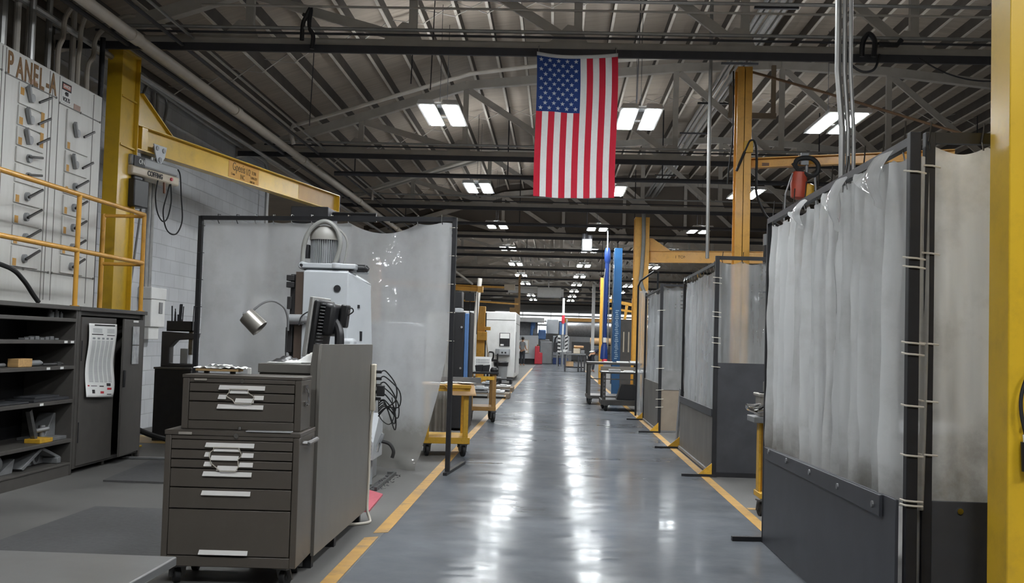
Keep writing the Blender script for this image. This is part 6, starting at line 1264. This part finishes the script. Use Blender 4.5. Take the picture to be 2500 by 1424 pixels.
# second person bending over the work bench
pb = thing('person', 'person in navy work clothes bending over the dark bench right of the aisle', 'person', (1.98, 57.3, 0), -.9)
N = [((0, -.12, .92), .135, .12), ((0, .06, 1.02), .125, .10), ((0, .28, 1.10), .15, .10), ((0, .40, 1.13), .08, .07), ((0, .47, 1.14), .052, .052), ((0, .54, 1.13), .08, .08), ((0, .63, 1.10), .078, .085)]
Ed = [(i, i+1) for i in range(6)]
for s in (-1, 1):
    b = len(N); N += [((s*.17, .38, 1.10), .058, .058), ((s*.25, .44, .90), .046, .046), ((s*.18, .62, .90), .034, .034)]; Ed += [(3, b), (b, b+1), (b+1, b+2)]
    wrist_i[0] = b+2; fingers(N, Ed, (s*.18, .62, .90), (-s*.2, .9, 0), (0, 0, 1))
    b = len(N); N += [((s*.10, -.12, .84), .09, .09), ((s*.11, -.02, .47), .06, .06), ((s*.12, -.10, .09), .044, .044), ((s*.12, .04, .035), .042, .03)]; Ed += [(0, b), (b, b+1), (b+1, b+2), (b+2, b+3)]
skin('body', N, Ed, SKIN, pb)
skin('shirt', [((0, .0, .98), .15, .13), ((0, .14, 1.06), .15, .12), ((0, .30, 1.10), .17, .12), ((0, .40, 1.13), .10, .09), ((.17, .38, 1.10), .075, .075), ((.22, .42, .98), .065, .065), ((-.17, .38, 1.10), .075, .075), ((-.22, .42, .98), .065, .065)], [(0, 1), (1, 2), (2, 3), (3, 4), (4, 5), (3, 6), (6, 7)], NAVY, pb)
skin('trousers', [((0, -.12, .92), .155, .14), ((.10, -.12, .82), .105, .105), ((.11, -.02, .47), .075, .078), ((.12, -.09, .10), .065, .068), ((-.10, -.12, .82), .105, .105), ((-.11, -.02, .47), .075, .078), ((-.12, -.09, .10), .065, .068)], [(0, 1), (1, 2), (2, 3), (0, 4), (4, 5), (5, 6)], JEAN, pb)
mb = MB(); mb.lathe((0, .585, 1.14), [(.05, -.09), (.085, -.05), (.092, .02), (.07, .07), (0, .09)], (0, .25, 1), 16); mb.build('hair', HAIR, pb, world=False)
MB().obox((0, -.06, 1.06), (.28, .16, .05), rx=.4).build('white_undershirt', PAPER, pb, bevel=.02, world=False)
MB().obox((-.2, -.2, .76), (.06, .03, .16)).build('hand_rag', PAPER, pb, bevel=.01, world=False)
mb = MB()
for s in (-1, 1): mb.cyl((s*.03, .70, 1.10), (s*.03, .71, 1.10), .011, n=8)
mb.build('eyes', BLKP, pb, world=False)
mb = MB(); mb.add([(-.014, .69, 1.06), (.014, .69, 1.06), (0, .725, 1.055), (0, .70, 1.10)], [(0, 1, 2), (0, 2, 3), (1, 3, 2), (0, 3, 1)]); mb.build('nose', SKIN, pb, world=False)
# far machines ---------------------------------------------------------------------
t = thing('far_machine', 'pale enclosed machine with a tall door opening at the end of the aisle', 'machine', (-1.6, 75, 0))
B(-2.55, 74.6, .35, -1.12, 77, 1.92).build('lower_enclosure', MGREY, t, bevel=.03); B(-2.5, 74.8, 0, -1.2, 77, .35).build('plinth', BLKP, t); B(-2.5, 74.55, .72, -1.72, 74.6, 1.62).build('door_frame', CREAM, t, bevel=.01); B(-2.42, 74.52, .76, -1.80, 74.55, 1.58).build('door_pane', PAPER, t, smooth=0)
B(-2.6, 76.6, 1.921, -1.2, 77.0, 2.85).build('recess', CASTG, t, smooth=0); B(-2.55, 75.2, 2.85, -.75, 77.2, 3.15).build('canopy', WHT, t, bevel=.02)
t = thing('far_spindle', 'blue and grey drilling head standing behind the red cabinet', 'machine', (-.8, 76, 0))
B(-1.05, 76.5, 0, -.35, 77.4, 1.7).build('column', CASTG, t, bevel=.05); B(-1.15, 76.4, 1.701, -.62, 77.3, 2.35).build('blue_head', M('soft_blue', rgb(76, 110, 158), .5), t, bevel=.05); B(-1.0, 76.3, .0, -.14, 76.5, 1.55).build('front_cover', MGREY2, t, bevel=.06)
mb = MB(); mb.cyl((-1.62, 76, 1.95), (-1.55, 76, 2.80), .1); mb.cyl((-1.55, 76, 2.4), (-1.50, 76, 2.82), .16); mb.build('arm', M('soft_blue', rgb(76, 110, 158), .5), t)
t = thing('red_cabinet', 'red stepped cabinet on the floor at the end of the aisle', 'cabinet', (-1.05, 74.2, 0)); mb = MB(); mb.prism([(-1.32, .02), (-.80, .02), (-.80, .78), (-.98, .80), (-1.0, 1.22), (-1.30, 1.22)], 'y', 74.0, 74.5); mb.build('body', RED, t, bevel=.03)
mb = MB(); mb.cyl((-1.13, 74.25, 1.22), (-1.13, 74.25, 1.32), .05); mb.build('cap', BRNL, t); B(-1.3, 74.0, 0, -.82, 74.5, .02).build('foot', BLK, t, smooth=0)
t = thing('far_machine', 'light grey machine with a hanging control arm right of the red cabinet', 'machine', (.1, 77, 0))
B(-.12, 76.4, .62, 1.0, 78, 1.95).build('enclosure', MGREY, t, bevel=.04); B(-.1, 76.5, .45, .95, 78, .62).build('ledge', CASTG, t); B(-.1, 76.5, 0, .95, 78, .45).build('blue_base', M('deep_blue', rgb(48, 72, 128), .5), t, bevel=.02)
B(-.6, 76.8, 2.1, .25, 77.6, 3.10).build('head_box', MGREY, t, bevel=.03); B(.3, 76.9, 2.05, .75, 77.6, 2.9).build('side_unit', M('soft_blue', rgb(76, 110, 158), .5), t, bevel=.03); B(.76, 76.6, 1.95, .86, 77.0, 3.15).build('white_post', WHT, t)
mb = MB(); mb.tube([(.9, 76.3, 1.98), (.3, 76.3, 1.96), (.05, 76.3, 1.8), (.02, 76.3, 1.4)], .05, 8, 5); mb.build('arm', BLKP, t); B(-.08, 76.15, .85, .22, 76.38, 1.52).build('control_box', DARKB, t, bevel=.04)
# red and white pole with barrier stripes
t = thing('striped_pole', 'white pole with a red band standing far back in the middle of the hall', 'pole', (.5, 70, 0)); mb = MB(); mb.cyl((.5, 70, 3.2), (.5, 70, 4.3), .075); mb.cyl((.5, 70, 2.0), (.5, 70, 2.75), .06); mb.build('white_tube', WHT, t)
mb = MB(); mb.cyl((.5, 70, 2.7), (.5, 70, 3.22), .10); mb.build('red_band', RED, t); mb = MB(); mb.cyl((.5, 70, 0), (.5, 70, 2.0), .09); mb.build('post', MGREY2, t)
for i, (x, lab) in enumerate(((.28, 'left'), (.74, 'right'))):
    p = thing('hazard_board', 'black and white diagonally striped board on the %s of the far pole' % lab, 'board', (x, 69.9, 0)); B(x-.09, 69.9, .7, x+.09, 69.95, 1.95).build('board', WHT, p, smooth=0); B(x-.03, 69.92, 0, x+.03, 69.97, .7).build('leg', BLK, p, smooth=0)
    mb = MB()
    for k in range(5): z = .75+k*.24; mb.add([(x-.09, 69.89, z), (x+.09, 69.89, z+.12 if i else z-.02), (x+.09, 69.89, z+.22 if i else z+.09), (x-.09, 69.89, z+.11)], [(0, 1, 2, 3)])
    mb.build('stripes', BLKP, p, smooth=0)
# long tank, yellow beam
t = thing('long_tank', 'long grey cylindrical tank under a yellow beam far right of the aisle', 'tank', (2.8, 84, 2.3)); mb = MB(); mb.cyl((.95, 84, 2.5), (6.5, 84, 2.5), .55, n=28); mb.build('shell', CASTG, t)
mb = MB(); mb.box(.9, 83.8, 1.6, 6.5, 84.3, 2.0); mb.box(1.0, 83.8, 0, 1.3, 84.2, 1.6); mb.box(3.0, 83.8, 0, 3.3, 84.2, 1.6); mb.build('cradle', MGREY2, t)
mb = MB(); mb.ibeam((.6, 82.5, 3.24), (7, 82.5, 3.24), .2, .26); o = thing('yellow_beam', 'yellow overhead beam above the long grey tank', 'beam', (.9, 82.5, 0)); mb.build('beam', YEL2, o); mb = MB(); mb.cyl((.72, 82.5, 0), (.72, 82.5, 3.2), .12); mb.build('post', YEL2, o)
mb = MB(); mb.cyl((3.05, 66, 1.9), (3.05, 66, 4.7), .08); mb.bar((3.05, 66, 4.2), (3.4, 66, 4.75), .08, .08); tag(mb.build('grey_post', TRUSS), 'pale grey roof post in front of the long tank', 'post') if False else None
t = thing('roof_post', 'pale grey roof post in front of the long tank', 'post', (2.05, 60, 0)); mb = MB(); mb.bar((2.05, 60, 0), (2.05, 60, 4.7), .17, .17); mb.build('shaft', WHT, t)
t = thing('bench_with_parts', 'dark steel work bench loaded with metal parts right of the far aisle', 'bench', (1.05, 57.5, 0))
B(.50, 57.0, .86, 1.62, 58.0, .93).build('top', CASTG, t, bevel=.01)
for x in (.56, 1.25, 1.40, 1.56): B(x-.04, 57.05, 0, x+.04, 57.15, .86).build('leg', DARKB, t, smooth=0)
B(.52, 57.1, .2, 1.6, 57.9, .26).build('shelf', BLK, t, smooth=0)
for i, (x, w, h, m_) in enumerate(((.75, .28, .10, CASTG), (1.15, .35, .26, CREAM), (1.45, .22, .18, CASTG))):
    tag(B(x-w/2, 57.2, .931, x+w/2, 57.6, .931+h).build('metal_part', m_, bevel=.02), ['flat grey part at the left of the far bench', 'taller tan block in the middle of the far bench', 'grey block at the right of the far bench'][i], 'part')
mb = MB(); mb.cyl((1.0, 57.4, 1.28), (1.5, 57.4, 1.27), .07); mb.bar((1.15, 57.4, 1.19), (1.15, 57.4, 1.22), .2, .1); tag(mb.build('brass_shaft', M('tan_metal', rgb(178, 140, 100), .4, .5)), 'tan round shaft laid across the parts on the far bench', 'shaft')
tag(B(.62, 57.3, .261, 1.0, 57.7, .52).build('carton', CARD, bevel=.01), 'brown carton on the shelf under the far bench', 'carton')
t = thing('desk', 'small grey desk with white papers left of the far bench', 'desk', (.45, 62, 0)); B(.1, 61.7, .9, .75, 62.4, .96).build('top', MGREY2, t); B(.12, 61.75, 0, .2, 62.3, .9).build('side', MGREY2, t); B(.6, 61.75, 0, .72, 62.3, .9).build('side', MGREY2, t)
for i in range(2): tag(B(.18+.3*i, 61.8, .961, .40+.3*i, 62.1, 1.02+.08*i).build('paper_pile', PAPER, bevel=.01), 'white papers on the small grey desk, %s pile' % ['left', 'right'][i], 'papers', 'papers on the small desk')
t = thing('cardboard_roll_rack', 'long tan rolled bundle on a rack behind the bending person', 'bundle', (3.0, 64, 0)); mb = MB(); mb.cyl((2.05, 64, 1.62), (4.6, 64, 1.62), .19, n=18); mb.build('bundle', M('tan_bundle', rgb(186, 150, 108), .7, var=.2, scale=9), t); mb = MB()
for x in (2.1, 4.4): mb.bar((x, 64, 0), (x, 64, 1.45), .08, .08)
mb.bar((2.1, 64, 1.4), (4.4, 64, 1.4), .08, .06); mb.bar((2.1, 64, .9), (4.4, 64, .9), .08, .06); mb.build('rack', BLK, t)
t = thing('storage_locker', 'tall dark grey locker between the blue mast and the yellow column', 'locker', (2.25, 36, 0)); B(1.95, 35.8, .0, 2.65, 36.5, 2.25).build('body', DGREY, t, bevel=.01)
for x in (2.06, 2.22, 2.38): B(x-.02, 35.78, 1.2, x+.02, 35.8, 1.85).build('vent', CREAM, t, smooth=0)
t = thing('yellow_scissor_arm', 'yellow balancer arm behind the blue mast', 'arm', (2.5, 42, 0)); mb = MB(); mb.bar((2.0, 42, 3.1), (2.95, 42, 2.95), .1, .12); mb.bar((2.15, 42, 3.1), (2.2, 42, 3.7), .1, .12); mb.bar((2.05, 42, 2.8), (2.95, 42, 2.7), .08, .08); mb.bar((2.6, 42, 2.2), (2.7, 42, 2.95), .1, .1); mb.bar((2.95, 42, 0), (2.95, 42, 3.2), .14, .14); mb.build('arm', YEL2, t)
